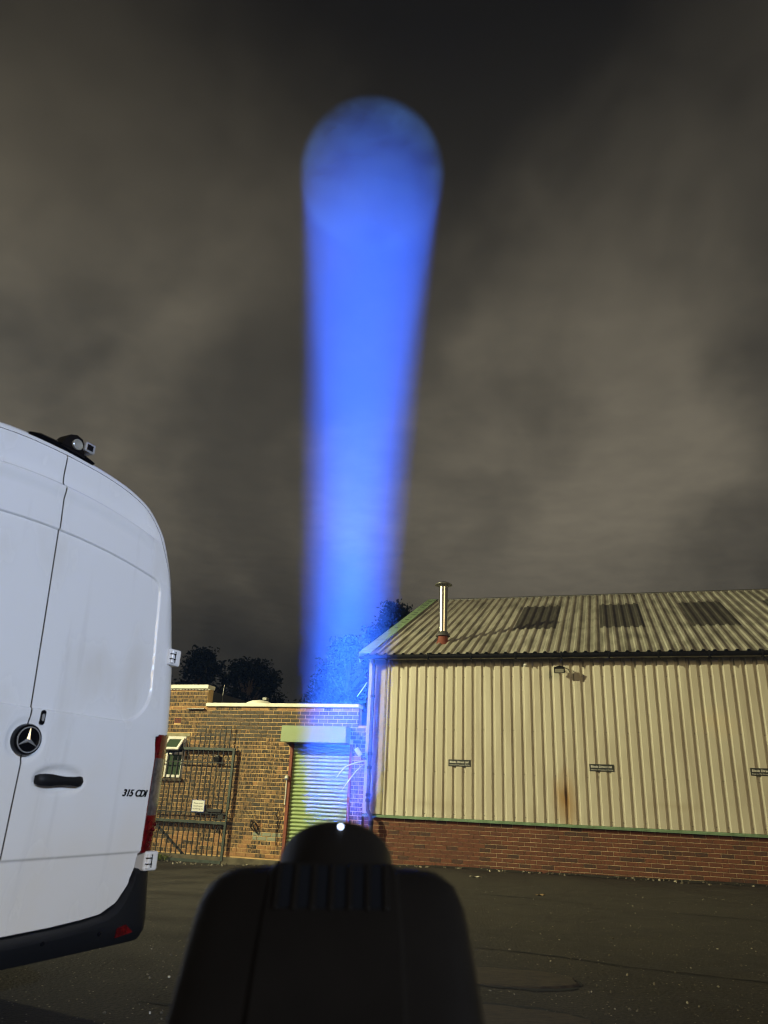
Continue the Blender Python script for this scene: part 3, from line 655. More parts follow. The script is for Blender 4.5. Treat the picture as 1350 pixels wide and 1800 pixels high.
MB().bbox(-.16, .16, -.006, .002, -.125, .125, .002).build('backing', M_blue, o); MB().box(-.147, .147, -.0085, -.0065, -.112, .112).build('face', M_wbox, o)
for k, s_ in enumerate(('Please attend', 'security prior', 'to entering site')):
    q = text_mesh(s_, .041); q.materials.append(M_let2); link('lettering', q, None, o, (0, -.0105, .055-.056*k), (PI/2, 0, 0))
# weeds at the foot of the gate
wd_ = MB(); random.seed(3)
for k in range(90):
    a_ = random.uniform(0, 2*PI); l = random.uniform(.05, .15); x_, y_ = random.gauss(0, .08), random.gauss(0, .03)
    tip = Vector((x_+math.cos(a_)*l*.7, y_+math.sin(a_)*l*.5, l)); s_ = Vector((-math.sin(a_), math.cos(a_), 0))*.008
    mid = Vector((x_, y_, 0)).lerp(tip, .6)+Vector((0, 0, .02)); wd_.add([Vector((x_, y_, 0)), mid+s_*1.6, tip, mid-s_*1.6], [(0, 1, 2, 3)])
o = wd_.build('weed', mat('yellow green weed', (.12, .15, .02), .7), None); o.location = W(-5.0, .16, -.27); tag(o, 'low tuft of yellow green weeds under the gate', 'plant')

# ------------------------------------------------------------------ litter and leaves on the yard
def scrap(name, x_, y_, l, w_, rz, mt, label, cat, group=None):
    m = MB(); k = 5; vv = []
    for i in range(k+1):
        for j in (-1, 1): vv.append((l*(i/k-.5), w_*.5*j*math.sin(PI*(i+.4)/(k+.8)), .006+.012*math.sin(i*1.9+j)))
    vv += [(a_, b_, c_-.003) for a_, b_, c_ in vv]; n_ = 2*(k+1)
    m.add(vv, [(2*i, 2*i+1, 2*i+3, 2*i+2) for i in range(k)]+[(n_+2*i, n_+2*i+2, n_+2*i+3, n_+2*i+1) for i in range(k)])
    o = m.build(name, mt, None); o.location = (x_, y_, gz(x_, y_)+.006); o.rotation_euler = (0, 0, rz); return tag(o, label, cat, group)
M_leaf2 = mat('dry leaf', (.3, .2, .09), .8); M_paper = mat('dirty paper', (.55, .52, .44), .8)
scrap('paper_scrap', 1.84, 13.87, .20, .07, -.1, M_paper, 'pale paper scrap on the asphalt near the shed plinth', 'litter')
scrap('paper_scrap', 5.35, 14.6, .22, .06, -.2, M_paper, 'pale scrap against the foot of the red plinth at right', 'litter')
scrap('fallen_leaf', 2.41, 11.39, .14, .07, .3, M_leaf2, 'brown leaf alone in the middle of the yard', 'leaf')
scrap('fallen_leaf', -.85, 7.0, .09, .05, 1.3, M_leaf2, 'small pale leaf between the van and the stage light', 'leaf')
random.seed(11); gr = MB()
for k in range(950):
    if k < 190: u_ = random.uniform(-.2, 8); n_ = abs(random.gauss(.06, .16))+.03; q = W(u_, n_, 0)
    elif k < 250: u_ = random.uniform(-5.6, -2.4); n_ = abs(random.gauss(.2, .15))+.12; q = W(u_, n_, 0)
    else: q = Vector((random.uniform(-1.6, 4), 4+random.random()**1.6*8, 0)); q.x *= .5+q.y/12
    s_ = random.uniform(.006, .02) if k < 250 else random.uniform(.0025, .0075)
    Mr = Matrix.Translation((q.x, q.y, gz(q.x, q.y)+s_*.4)) @ Matrix.Rotation(random.uniform(0, 6), 4, Vector((random.random(), random.random(), random.random()+.1)).normalized())
    gr.box(-s_, s_*1.1, -s_*.8, s_, -s_*.5, s_*.6, 0, Mr)
o = gr.build('loose_gravel', mat('stone chips', (.3, .27, .2), .9, rand=[(0, (.08, .07, .05)), (.7, (.2, .18, .13)), (1, (.5, .46, .36))]), None); tag(o, 'scattered stone chips and grit on the yard', 'gravel', kind='stuff')

# ------------------------------------------------------------------ white high-roof van
PH = rad(28); VS = Vector((-1.563, 3.473, 0))
van = empty('van', VS, PI/2-PH, 'white high roof panel van seen from the rear with dirty doors', 'van')
# half outline (x, z) of the body at its rear edge, from sill to crown
HO = [(.99, .50), (1.015, .60), (1.022, .79), (1.026, 1.17), (1.025, 1.47), (1.02, 1.75), (1.003, 1.97), (.960, 2.21), (.887, 2.45), (.802, 2.665), (.745, 2.772), (.648, 2.876), (.516, 2.935), (.373, 2.966), (.2, 2.984), (0, 2.99)]
def catmull(P, k=4):
    o_ = []
    for i in range(len(P)-1):
        p0, p1, p2, p3 = P[max(0, i-1)], P[i], P[i+1], P[min(len(P)-1, i+2)]
        for j in range(k):
            t_ = j/k; o_.append(tuple(.5*(2*p1[d_]+(p2[d_]-p0[d_])*t_+(2*p0[d_]-5*p1[d_]+4*p2[d_]-p3[d_])*t_*t_+(3*p1[d_]-p0[d_]-3*p2[d_]+p3[d_])*t_**3) for d_ in (0, 1)))
    o_.append(P[-1]); return o_
HS = catmull(HO, 4)
FULL = HS+[(-x_, z_) for x_, z_ in HS[-2::-1]]
def inset(P, d_):
    o_ = []
    for i, (x_, z_) in enumerate(P):
        a_, b_ = P[max(0, i-1)], P[min(len(P)-1, i+1)]; dx, dz = b_[0]-a_[0], b_[1]-a_[1]; l = math.hypot(dx, dz)
        o_.append((x_-dz/l*d_, z_+dx/l*d_))
    return o_
def odist(x_, z_):
    b_ = 9; ax = abs(x_)
    if ax < .6 and .75 < z_ < 2.45: return 9
    for (x0, z0), (x1, z1) in zip(HS[:-1], HS[1:]):
        dx, dz = x1-x0, z1-z0; t_ = max(0, min(1, ((ax-x0)*dx+(z_-z0)*dz)/(dx*dx+dz*dz))); b_ = min(b_, math.hypot(ax-x0-dx*t_, z_-z0-dz*t_))
    return b_
def interp(T, v_):
    for (a_, fa), (b_, fb) in zip(T[:-1], T[1:]):
        if v_ <= b_: t_ = (v_-a_)/(b_-a_); t_ = max(0, t_); return fa+(fb-fa)*t_
    return T[-1][1]
YT = [(.4, .02), (.8, .0), (1.5, .0), (1.96, .04), (2.46, .085), (2.7, .115), (2.95, .165), (3.05, .19)]
def rsd(x_, z_, x1, zl, zh, r1, r2):            # signed distance to the pressed panel, symmetric about the centre
    ax = abs(x_); top = zh-.068*(ax/.7)**2
    rr = r1 if z_ < (zl+top)/2 else r2
    qx = ax-(x1-rr); qz = abs(z_-(zl+top)/2)-((top-zl)/2-rr)
    return min(max(qx, qz), 0)+math.hypot(max(qx, 0), max(qz, 0))-rr
def RY(x_, z_, press=True):
    y_ = interp(YT, z_)+.012*(abs(x_)/1.0)**2*1.5
    rr = .15-.115*sstep(2.0, 2.7, z_); d_ = odist(x_, z_)
    if d_ < rr: k = 1-d_/rr; y_ += rr*(1-math.sqrt(max(0, 1-k*k)))
    if press:
        s_ = rsd(x_, z_, .775, 1.50, 2.475, .22, .07); y_ += .012*(1-sstep(-.010, .001, s_))+.006*max(0, 1-abs(s_+.004)/.007)
        zc_ = 2.75-.085*(abs(x_)/.7)**2; y_ += (.020*sstep(zc_-.015, zc_+.012, z_)-.016*sstep(zc_-.10, zc_-.015, z_)*(1-sstep(zc_-.015, zc_+.012, z_)))*sstep(.05, .2, d_)
        zs_ = .795+.012*abs(x_); y_ += .010*(1-sstep(zs_-.008, zs_+.008, z_))+.03*max(0, zs_-z_)
        hx, hz = (x_-.236)/.165, (z_-1.168)/.073; q_ = hx*hx+hz*hz; y_ += .022*(1-sstep(.45, 1.05, q_))
        e_ = math.hypot(x_, z_-1.347); y_ += .008*(1-sstep(.085, .115, e_))
    return y_
loops = [[(x_*.93, 5.6, .5+(z_-.5)*.985) for x_, z_ in FULL], [(x_, 3.0, z_) for x_, z_ in FULL], [(x_, .35, z_) for x_, z_ in FULL]]
for d_ in (.0, .004, .012, .025, .042): loops.append([(x_, RY(x_, z_, False), z_) for x_, z_ in inset(FULL, d_)])
nb = len(loops)
m = MB(); nl = len(FULL)
for q in loops: m.v += q
for i in range(nb-1):
    for k in range(nl-1): m.f.append((i*nl+k, i*nl+k+1, (i+1)*nl+k+1, (i+1)*nl+k)); m.m.append(0)
b0 = len(m.v); q = [(x_, RY(x_, z_, False)+.05, z_) for x_, z_ in inset(FULL, .043)]; m.v += q
for k in range(nl-1): m.f.append(((nb-1)*nl+k, (nb-1)*nl+k+1, b0+k+1, b0+k)); m.m.append(1)
m.v.append((0, .07, 1.5)); c_ = len(m.v)-1
for k in range(nl-1): m.f.append((b0+k, b0+k+1, c_)); m.m.append(1)
m.f.append((b0, c_, b0+nl-1)); m.m.append(1)
m.f.append(tuple(range(nl))); m.m.append(0)
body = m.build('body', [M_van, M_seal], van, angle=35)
MB().box(-.95, .95, .12, 5.4, .42, .52).build('underbody', M_seal, van)
# doors: fine grids following the rear surface
IN = inset(HS, .0455)
def w_in(z_):
    for (x0, z0), (x1, z1) in zip(IN[:-1], IN[1:]):
        if z0 <= z_ <= z1: return x0+(x1-x0)*(z_-z0)/(z1-z0+1e-9)
    return .0 if z_ > 2.5 else IN[0][0]
def zbot(x_): return interp([(0, .462), (.45, .48), (.66, .503), (.76, .55), (.82, .63), (.845, .72), (.852, .80)], abs(x_)) if abs(x_) < .852 else .80
rows = []
z_ = .462
while z_ < 2.90: rows.append(z_); z_ += .004 if (.785 < z_ < .815 or 1.48 < z_ < 1.525 or 2.37 < z_ < 2.49) else .0145 if not (.76 < z_ < .84 or 1.45 < z_ < 1.7 or 2.3 < z_ < 2.78) else .0075
rows += [2.905, 2.915, 2.925, 2.932, 2.937, 2.940, 2.9435]
def door(sgn):
    m = MB(); NX = 165; vv = []
    for z__ in rows:
        we = max(.012, w_in(z__))
        if z__ < .80:                            # lower corner follows the bumper
            cand = [x_/200 for x_ in range(0, 200) if zbot(x_/200) <= z__]
            we = min(we, max(cand) if cand else .02)
        if .80 <= z__ < 1.46: we = min(we, .862-.02*sstep(1.3, 1.46, z__)+.1*sstep(1.44, 1.46, z__))
        off = .0045+.018*sstep(2.68, 2.60, z__)*0
        kx = sgn*0.0
        for i in range(NX+1):
            x_ = .0045+(we-.0045)*i/NX
            vv.append((sgn*x_, RY(sgn*x_, z__), z__))
    n_ = NX+1; m.add(vv, [(j*n_+i, j*n_+i+1, (j+1)*n_+i+1, (j+1)*n_+i) for j in range(len(rows)-1) for i in range(NX)])
    # returned edges
    for idx in ([j*n_ for j in range(len(rows))], [j*n_+NX for j in range(len(rows))]):
        b_ = len(m.v); m.v += [(m.v[i][0]+(-.003*sgn if idx[0] else .003*sgn)*0, m.v[i][1]+.03, m.v[i][2]) for i in idx]
        m.f += [(idx[k], idx[k+1], b_+k+1, b_+k) for k in range(len(idx)-1)]; m.m += [0]*(len(idx)-1)
    b_ = len(m.v); m.v += [(m.v[i][0], m.v[i][1]+.03, m.v[i][2]) for i in range(n_)]; m.f += [(i, i+1, b_+i+1, b_+i) for i in range(NX)]; m.m += [0]*NX
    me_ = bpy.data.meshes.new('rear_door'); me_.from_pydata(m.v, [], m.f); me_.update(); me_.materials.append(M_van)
    bmm = bmesh.new(); bmm.from_mesh(me_); bmesh.ops.remove_doubles(bmm, verts=bmm.verts[:], dist=.0002); bmesh.ops.recalc_face_normals(bmm, faces=bmm.faces[:]); bmm.to_mesh(me_); bmm.free()
    for f in me_.polygons: f.use_smooth = True
    me_.set_sharp_from_angle(angle=rad(50))
    return link('rear_door', me_, None, van)
dr = door(1); dl = door(-1); dr['label'] = 'right rear van door with handle and badge'; dl['label'] = 'left rear van door cut by the picture edge'
m = MB(); zz = [.45+.02*k for k in range(125)]; m.add([(x_, RY(0, z_)+.0035, z_) for z_ in zz for x_ in (-.0052, .0052)], [(2*k, 2*k+1, 2*k+3, 2*k+2) for k in range(124)])
m.build('centre_seal', M_seal, van)
# emblem
Me = Matrix.Translation((0, -.006, 1.347)) @ Matrix.Rotation(rad(90), 4, 'X')
em = MB().lathe([(.0765, -.02), (.0765, .008), (.072, .016), (.062, .017), (.060, .011), (.001, .012)], 40, Me).build('emblem', M_emb, van, angle=40)
MB().lathe([(.0625, .0165), (.0625, .021), (.0585, .021), (.0585, .0165)], 40, Me, cap=False).build('ring', M_chrome, em, angle=40)
m = MB()
for k in range(3):
    a_ = PI/2+2*PI*k/3; tx, tz = math.cos(a_), math.sin(a_); px_, pz_ = -tz, tx
    m.add([Me @ Vector(q) for q in ((tx*.061, tz*.061, .0165), (px_*.0095+tx*.005, pz_*.0095+tz*.005, .0165), (-px_*.0095+tx*.005, -pz_*.0095+tz*.005, .0165), (0, 0, .026), (tx*.061, tz*.061, .019))], [(0, 1, 3, 4), (0, 4, 3, 2)])
m.build('star', M_chrome, em)
m = MB()
def stadium(cx, cz, hw, hh, n_=10):
    pts_ = []
    for k in range(n_+1): a_ = PI*k/n_; pts_.append((cx+hw*math.cos(a_), cz+(hh-hw)+hw*math.sin(a_)))
    for k in range(n_+1): a_ = PI+PI*k/n_; pts_.append((cx+hw*math.cos(a_), cz-(hh-hw)+hw*math.sin(a_)))
    return pts_
kh = MB().prism(stadium(.066, 1.462, .0135, .037), -.006, .02).build('lock', M_emb, dr)
MB().prism(stadium(.066, 1.462, .007, .018), -.009, 0).build('key_slot', M_chrome, kh)
# handle bar
pts = []
m = MB(); HPF = [(.098, .0, .020), (.105, -.014, .026), (.13, -.024, .029), (.17, -.028, .029), (.21, -.030, .024), (.25, -.031, .0205), (.30, -.030, .022), (.335, -.026, .026), (.36, -.018, .023), (.374, -.002, .015)]
vv = []
for x_, y_, hh in HPF:
    for dy, dz in ((-.008, -.45), (-.012, 0), (-.008, .45), (.0, 1), (.014, .8), (.016, 0), (.014, -.8), (.0, -1)): vv.append((x_, y_+dy+.004, 1.165-.0*x_+dz*hh-(.010 if .2 < x_ < .34 else 0)*0))
m.add(vv, [(i*8+k, i*8+(k+1) % 8, (i+1)*8+(k+1) % 8, (i+1)*8+k) for i in range(len(HPF)-1) for k in range(8)]+[tuple(range(8)), tuple(72+k for k in range(7, -1, -1))])
m.build('handle', M_bump, dr, angle=50)
q = text_mesh('315 CDI', .052, .003, .28, bold=.0008); q.materials.append(M_emb); link('badge', q, None, dr, (.745, -.004+RY(.745, 1.117), 1.117), (PI/2, 0, .02)).scale = (.98, 1, 1)
# tail lamp wraps the corner
def lamp(sgn):
    zz = [.80, .82]+[.84+.04*k for k in range(15)]+[1.43, 1.455]; tl = MB()
    cols_ = 14; vv = []
    for z__ in zz:
        d_in = .862+.008*sstep(1.2, 1.45, z__)
        for i in range(cols_+1):
            t_ = i/cols_
            if t_ < .6: x_ = d_in+(1.0165-d_in)*(t_/.6); y_ = RY(x_, z__, False)
            else: x_ = 1.0165; y_ = RY(1.0165, z__, False)+(t_-.6)/.4*.14
            nx_, ny_ = (t_, -(1-t_)); l = math.hypot(nx_, ny_); vv.append((sgn*(x_+.006*nx_/l), y_+.006*ny_/l, z__))
    n_ = cols_+1
    F1 = []; F2 = []
    for j in range(len(zz)-1):
        for i in range(cols_):
            zc_ = (zz[j]+zz[j+1])/2; t_ = i/cols_
            clear = (.98 < zc_ < 1.31) and t_ < .36-.5*max(0, 1.09-zc_)
            (F2 if clear else F1).append((j*n_+i, j*n_+i+1, (j+1)*n_+i+1, (j+1)*n_+i))
    tl.add(vv, F1, 0); tl.f += F2; tl.m += [1]*len(F2)
    for idx in ([j*n_ for j in range(len(zz))], list(range(n_)), [(len(zz)-1)*n_+i for i in range(n_)]):
        b_ = len(tl.v); tl.v += [(tl.v[i][0]*.995, tl.v[i][1]+.02, tl.v[i][2]) for i in idx]; tl.f += [(idx[k], idx[k+1], b_+k+1, b_+k) for k in range(len(idx)-1)]; tl.m += [0]*(len(idx)-1)
    o_ = tl.build('tail_lamp', [M_red, M_clear], van, angle=40)
    for k in range(5):
        MB().lathe([(.012, 0), (.011, .006), (.004, .01)], 8, Matrix.Translation((sgn*(.915+.006*k), RY(.915, 1, False)-.004, .84+.028*k)) @ Matrix.Rotation(rad(90), 4, 'X')).build('reflector_cell', M_red, o_)
lamp(1); lamp(-1)
# hinges
def hinge(z__, h_, sgn, x0=.935):
    y_ = RY(x0, z__, False); hm = MB()
    hm.bbox(sgn*x0-.035, sgn*x0+.065, y_-.030, y_+.06, z__-h_/2, z__+h_/2, .012)
    ho = hm.build('hinge', M_van, van)
    kn = MB()
    kn.tube([(sgn*(x0-.012), y_-.030, z__-h_*.36), (sgn*(x0-.012), y_-.030, z__+h_*.36)], .0135, 10)
    kn.build('knuckle', M_van, ho, angle=40)
    sl_ = MB()
    for k in range(2): sl_.box(sgn*(x0-.03), sgn*(x0+.008), y_-.0455, y_-.02, z__-h_*.16+k*h_*.3, z__-h_*.11+k*h_*.3)
    sl_.box(sgn*(x0+.012), sgn*(x0+.019), y_-.0315, y_-.02, z__-h_*.34, z__+h_*.34)
    sl_.build('gap', M_seal, ho)
for s_ in (1, -1): hinge(1.935, .105, s_, .915); hinge(.755, .105, s_, .925); 
# bumper: lofted sections from the corner piece round the back
bx = MB(); secs = []
def btop(ax): return interp([(0, .450), (.45, .468), (.66, .490), (.76, .535), (.82, .615), (.85, .70), (.87, .715), (1.2, .715)], ax)
xs_ = [-1.03, -1.02, -.98, -.93, -.88, -.855, -.83, -.79, -.74, -.68, -.55, -.4, -.2, 0, .2, .4, .55, .68, .74, .79, .83, .855, .88, .93, .98, 1.02, 1.03]
vv = []
for x_ in xs_:
    ax = abs(x_); yb = -.045+.03*ax*ax; cr = max(0, (ax-.88)/.15); yb += .16*(1-math.sqrt(max(0, 1-min(1, cr)**2)))
    zt_ = btop(ax); zm = min(zt_-.03, .44); up = max(0, zt_-.52)
    yt = yb+.055+.0*up
    vv += [(x_, yt+.05, zt_+.004), (x_, yt+.004, zt_), (x_, yb+.012+.02*min(1, up*5), zt_-.018), (x_, yb, min(zt_-.03, .455)), (x_, yb+.004, .40), (x_, yb+.035, .335+.02*ax), (x_, yb+.12, .315+.02*ax), (x_, yb+.35, .33)]
n_ = 8; bx.add(vv, [(i*n_+k, i*n_+k+1, (i+1)*n_+k+1, (i+1)*n_+k) for i in range(len(xs_)-1) for k in range(n_-1)])
b_ = len(xs_)
for sgn, i0 in ((1, (b_-1)*n_), (-1, 0)):
    q = [bx.v[i0+k] for k in range(n_)]; e_ = len(bx.v); bx.v += [(x_+0*sgn, y_+.5, z_) for x_, y_, z_ in q]; bx.f += [(i0+k, i0+k+1, e_+k+1, e_+k) for k in range(n_-1)]; bx.m += [0]*(n_-1)
bo = bx.build('bumper', M_bump, van, angle=32)
for s_ in (1, -1):
    m = MB(); m.add([(s_*x_, y_, z_) for x_, y_, z_ in ((.735, -.032, .437), (.87, -.018, .462), (.945, .018, .468), (.945, .018, .418), (.87, -.018, .405), (.735, -.032, .392))]+[(s_*x_, y_+.05, z_) for x_, y_, z_ in ((.735, -.032, .437), (.87, -.018, .462), (.945, .018, .468), (.945, .018, .418), (.87, -.018, .405), (.735, -.032, .392))],
          [(0, 1, 4, 5), (1, 2, 3, 4), (0, 6, 7, 1), (1, 7, 8, 2), (2, 8, 9, 3), (3, 9, 10, 4), (4, 10, 11, 5), (5, 11, 6, 0)]); m.build('reflector', M_red, bo)
for x_ in (.28, .62, -.28, -.62): MB().lathe([(.011, 0), (.011, .004), (.008, .005)], 12, Matrix.Translation((x_, -.043+.03*x_*x_, .425)) @ Matrix.Rotation(rad(90), 4, 'X')).build('parking_sensor', M_emb, bo)
# brake light and camera pod on the roof edge
pod = MB(); pv = []
for k in range(13):
    x_ = -.25+.43*k/12; zt_ = 2.985-.05*abs(x_); h_ = .030*min(1, 3*(1-abs(k-6)/6)+.15); pv += [(x_, .178, zt_-.012), (x_, .158, zt_+h_*.5), (x_, .18, zt_+h_), (x_, .30, zt_+h_*.8)]
pod.add(pv, [(i*4+k, i*4+k+1, i*4+5+k, i*4+4+k) for i in range(12) for k in range(3)]); po = pod.build('brake_light', M_emb, van, angle=60)
MB().prism([(-.055, 2.99), (-.04, 3.035), (-.01, 3.08), (.03, 3.095), (.07, 3.085), (.09, 3.055), (.10, 3.0), (.11, 2.98)], .16, .26).build('camera_pod', M_head, po, angle=30)
Mc = Matrix.Translation((.04, .16, 3.035)) @ Matrix.Rotation(rad(90), 4, 'X'); MB().lathe([(.033, -.01), (.033, .012), (.028, .015), (.015, .008), (.001, .008)], 20, Mc).build('camera_lens', M_lampg, po, angle=40)
MB().bbox(.085, .155, .14, .23, 3.02, 3.08, .008).build('camera_bracket', M_chrome, po)
MB().box(.095, .135, .137, .141, 3.03, 3.065).build('camera_window', M_emb, po)
# wheels
def wheel(x_, y_):
    g_ = gz((VS+Vector((math.sin(PH)*x_-math.cos(PH)*y_, math.cos(PH)*x_+math.sin(PH)*y_, 0))).x, 5)
    Mw = Matrix.Translation((x_, y_, .345)) @ Matrix.Rotation(rad(90), 4, 'Y')
    w_ = MB().lathe([(.2, -.11), (.31, -.11), (.34, -.085), (.348, -.05), (.348, .05), (.34, .085), (.31, .11), (.2, .11)], 36, Mw).build('wheel', M_tyre, van, angle=30)
    MB().lathe([(.205, -.09), (.205, .09), (.17, .07), (.1, .1), (.02, .1)], 24, Mw).build('rim', M_rim, w_, angle=30)
for x_ in (.84, -.84):
    wheel(x_, 1.4); wheel(x_, 4.7)
MB().box(-.9, .9, .5, 5.4, .33, .43).build('chassis', M_seal, van)

# bring the traced outline to the size it has at this distance
for ob in van.children_recursive:
    if ob.name.split('.')[0] in ('wheel', 'rim'): continue
    if ob.location.length > 1e-6: ob.location = (ob.location.x*.966, ob.location.y*.86, 1.145+(ob.location.z-1.145)*.902); ob.scale = (.95, .92, 1); continue
    for v_ in ob.data.vertices: v_.co = (v_.co.x*.966, v_.co.y*.86, 1.145+(v_.co.z-1.145)*.902)

# ------------------------------------------------------------------ moving head stage light in the foreground
BD = Vector((-.0335, .6890, .7240)).normalized(); PL = Vector((-.043, 1.105, 1.065))
e1 = BD; e2 = Vector((1, 0, 0)); e2 = (e2-e1*e2.dot(e1)).normalized(); e3 = e2.cross(e1)
HM = Matrix(((e2.x, e1.x, e3.x, PL.x), (e2.y, e1.y, e3.y, PL.y), (e2.z, e1.z, e3.z, PL.z), (0, 0, 0, 1)))   # x right, y along beam, z up-back
mh = empty('moving_head_light', (PL.x, .92, .56), 0, 'black moving head stage light throwing a blue beam at the sky', 'stage light')
inv = Matrix.Translation((-PL.x, -.92, -.56))
HL = inv @ HM
m = MB(); body_sec = [(-.52, .12, .07), (-.50, .15, .085), (-.45, .166, .10), (-.30, .164, .106), (-.22, .161, .109), (-.17, .159, .110), (-.135, .157, .1105), (-.112, .151, .1105), (-.098, .139, .108), (-.09, .117, .10)]
vv = []; K = 28
for y_, hw, hh in body_sec:
    for k in range(K):
        t_ = 2*PI*k/K; cx = abs(math.cos(t_))**.28*math.copysign(1, math.cos(t_)); cz = abs(math.sin(t_))**.28*math.copysign(1, math.sin(t_)); vv.append(HL @ Vector((cx*hw, y_, cz*hh)))
m.add(vv, [(i*K+k, i*K+(k+1) % K, (i+1)*K+(k+1) % K, (i+1)*K+k) for i in range(len(body_sec)-1) for k in range(K)]+[tuple(range(K)), tuple((len(body_sec)-1)*K+k for k in range(K))])
m.build('head_shell', M_head, mh, angle=40)
Mb = HL @ Matrix.Rotation(rad(-90), 4, 'X')
ML = HL @ Matrix(((1, 0, 0, 0), (0, 0, 1, 0), (0, -1, 0, 0), (0, 0, 0, 1)))       # lathe z -> beam axis
m = MB(); sec2 = [(-.48, .078, .085), (-.46, .082, .108), (-.2, .081, .1135), (-.11, .078, .1135), (-.094, .074, .110), (-.09, .07, .09)]; vv = []
for y_, hw, hh in sec2:
    vv += [HL @ Vector(q) for q in ((-hw, y_, .05), (-hw, y_, hh-.006), (-hw+.006, y_, hh), (hw-.006, y_, hh), (hw, y_, hh-.006), (hw, y_, .05))]
m.add(vv, [(i*6+k, i*6+k+1, (i+1)*6+k+1, (i+1)*6+k) for i in range(5) for k in range(5)]+[(0, 1, 2, 3, 4, 5), (35, 34, 33, 32, 31, 30)]); m.build('rear_cover', M_head, mh, angle=30)
MB().lathe([(.074, -.12), (.076, -.05), (.0765, -.008), (.074, .0), (.066, .0), (.064, -.02), (.06, -.03)], 40, ML).build('lens_barrel', M_head, mh, angle=35)
MB().lathe([(.058, -.032), (.05, -.026), (.03, -.021), (.001, -.019)], 32, ML).build('lens', emit('lit blue lens', (.2, .45, 1), 6), mh, smooth=True)
for k in range(7):
    x_ = -.063+k*.0205
    MB().bbox(x_-.0035, x_+.0035, -.158, -.10, .104, .1170, .002, 0, HL).build('vent_fin', M_head, mh)
for k in range(6):
    x_ = -.05275+k*.0205; MB().box(x_-.0062, x_+.0062, -.156, -.101, .1075, .1143, 0, HL).build('vent_slot', M_seal, mh)
MB().lathe([(.0027, 0), (.003, .002), (.0017, .0032)], 14, HL @ Matrix.Translation((.005, -.012, .0762))).build('status_led', emit('white status led', (.62, .75, 1), 7), mh)
# yoke arms and base
for s_ in (-1, 1):
    m = MB(); pl_ = [(.174, .0), (.174, .30), (.18, .315), (.2, .315), (.21, .30), (.215, .10), (.215, .0)]
    m.prism([(s_*x_, z_) for x_, z_ in pl_], -.24, -.10); m.build('yoke_arm', M_head, mh, angle=35)
    MB().tube([(s_*.15, -.17, .26), (s_*.178, -.17, .26)], .03, 16).build('tilt_bearing', M_case, mh)
MB().bbox(-.22, .22, -.32, -.02, -.09, .02, .015).build('base', M_head, mh); 
fc = empty('flight_case', (PL.x, .75, 0), 0, 'black flight case under the stage light', 'flight case')
MB().bbox(-.30, .30, -.25, .25, .006, .47, .008).build('panel_box', M_case, fc)
m = MB()
for x_ in (-.30, .30):
    for y_ in (-.25, .25): m.box(x_-.012, x_+.012, y_-.012, y_+.012, .0, .474)
m.build('edge_trim', M_alu, fc)

# the lamp inside the stage light: one narrow spot, seen as a beam because the night air is misty
bl = bpy.data.lights.new('beam', 'SPOT'); bl.energy = 760000; bl.color = (.135, .36, 1.0); bl.spot_size = rad(10.7); bl.spot_blend = .25; bl.shadow_soft_size = .062
bo_ = bpy.data.objects.new('beam', bl); col.objects.link(bo_); bo_.location = PL+BD*.015; bo_.rotation_euler = BD.to_track_quat('-Z', 'Y').to_euler()

# ------------------------------------------------------------------ lighting columns that light the yard
def column(name, base, hgt, aim, label, power, colr, cone, blend=.4):
    o = empty(name, base, 0, label, 'lamp post')
    MB().lathe([(.09, 0), (.09, .9), (.06, .95), (.045, hgt)], 16).build('pole', M_cap, o, smooth=True)
    d_ = (Vector(aim)-Vector((base[0], base[1], hgt))).normalized()
    Mh = d_.to_track_quat('-Z', 'Y').to_matrix().to_4x4(); Mh.translation = Vector((0, 0, hgt))
    MB().bbox(-.2, .2, -.13, .13, .0, .10, .02, 0, Mh).build('lamp_head', M_cap, o); MB().box(-.17, .17, -.10, .10, -.006, -.001, 0, Mh).build('lamp_glass', emit('lamp glass', colr, 3), o)
    ld = bpy.data.lights.new(name+'_bulb', 'SPOT'); ld.energy = power; ld.color = colr; ld.spot_size = rad(cone); ld.spot_blend = blend; ld.shadow_soft_size = .07
    lo = bpy.data.objects.new('bulb', ld); col.objects.link(lo); lo.parent = o; lo.location = Vector((0, 0, hgt))+d_*.03; lo.rotation_euler = d_.to_track_quat('-Z', 'Y').to_euler()
    return o
q = W(-11.5, 9.5, 0)
column('yard_lamp', (q.x, q.y, -.2), 9.0, W(5.0, 0, 2.6), 'grey lighting column with a warm floodlight standing beyond the van', 25500, (1, .93, .53), 86, .9)
column('street_lamp', (7.0, -6.0, 0), 4.5, (-1.2, 4.1, 1.6), 'grey lighting column with a cool lamp behind the camera', 7000, (.54, .71, 1.0), 36, .8)

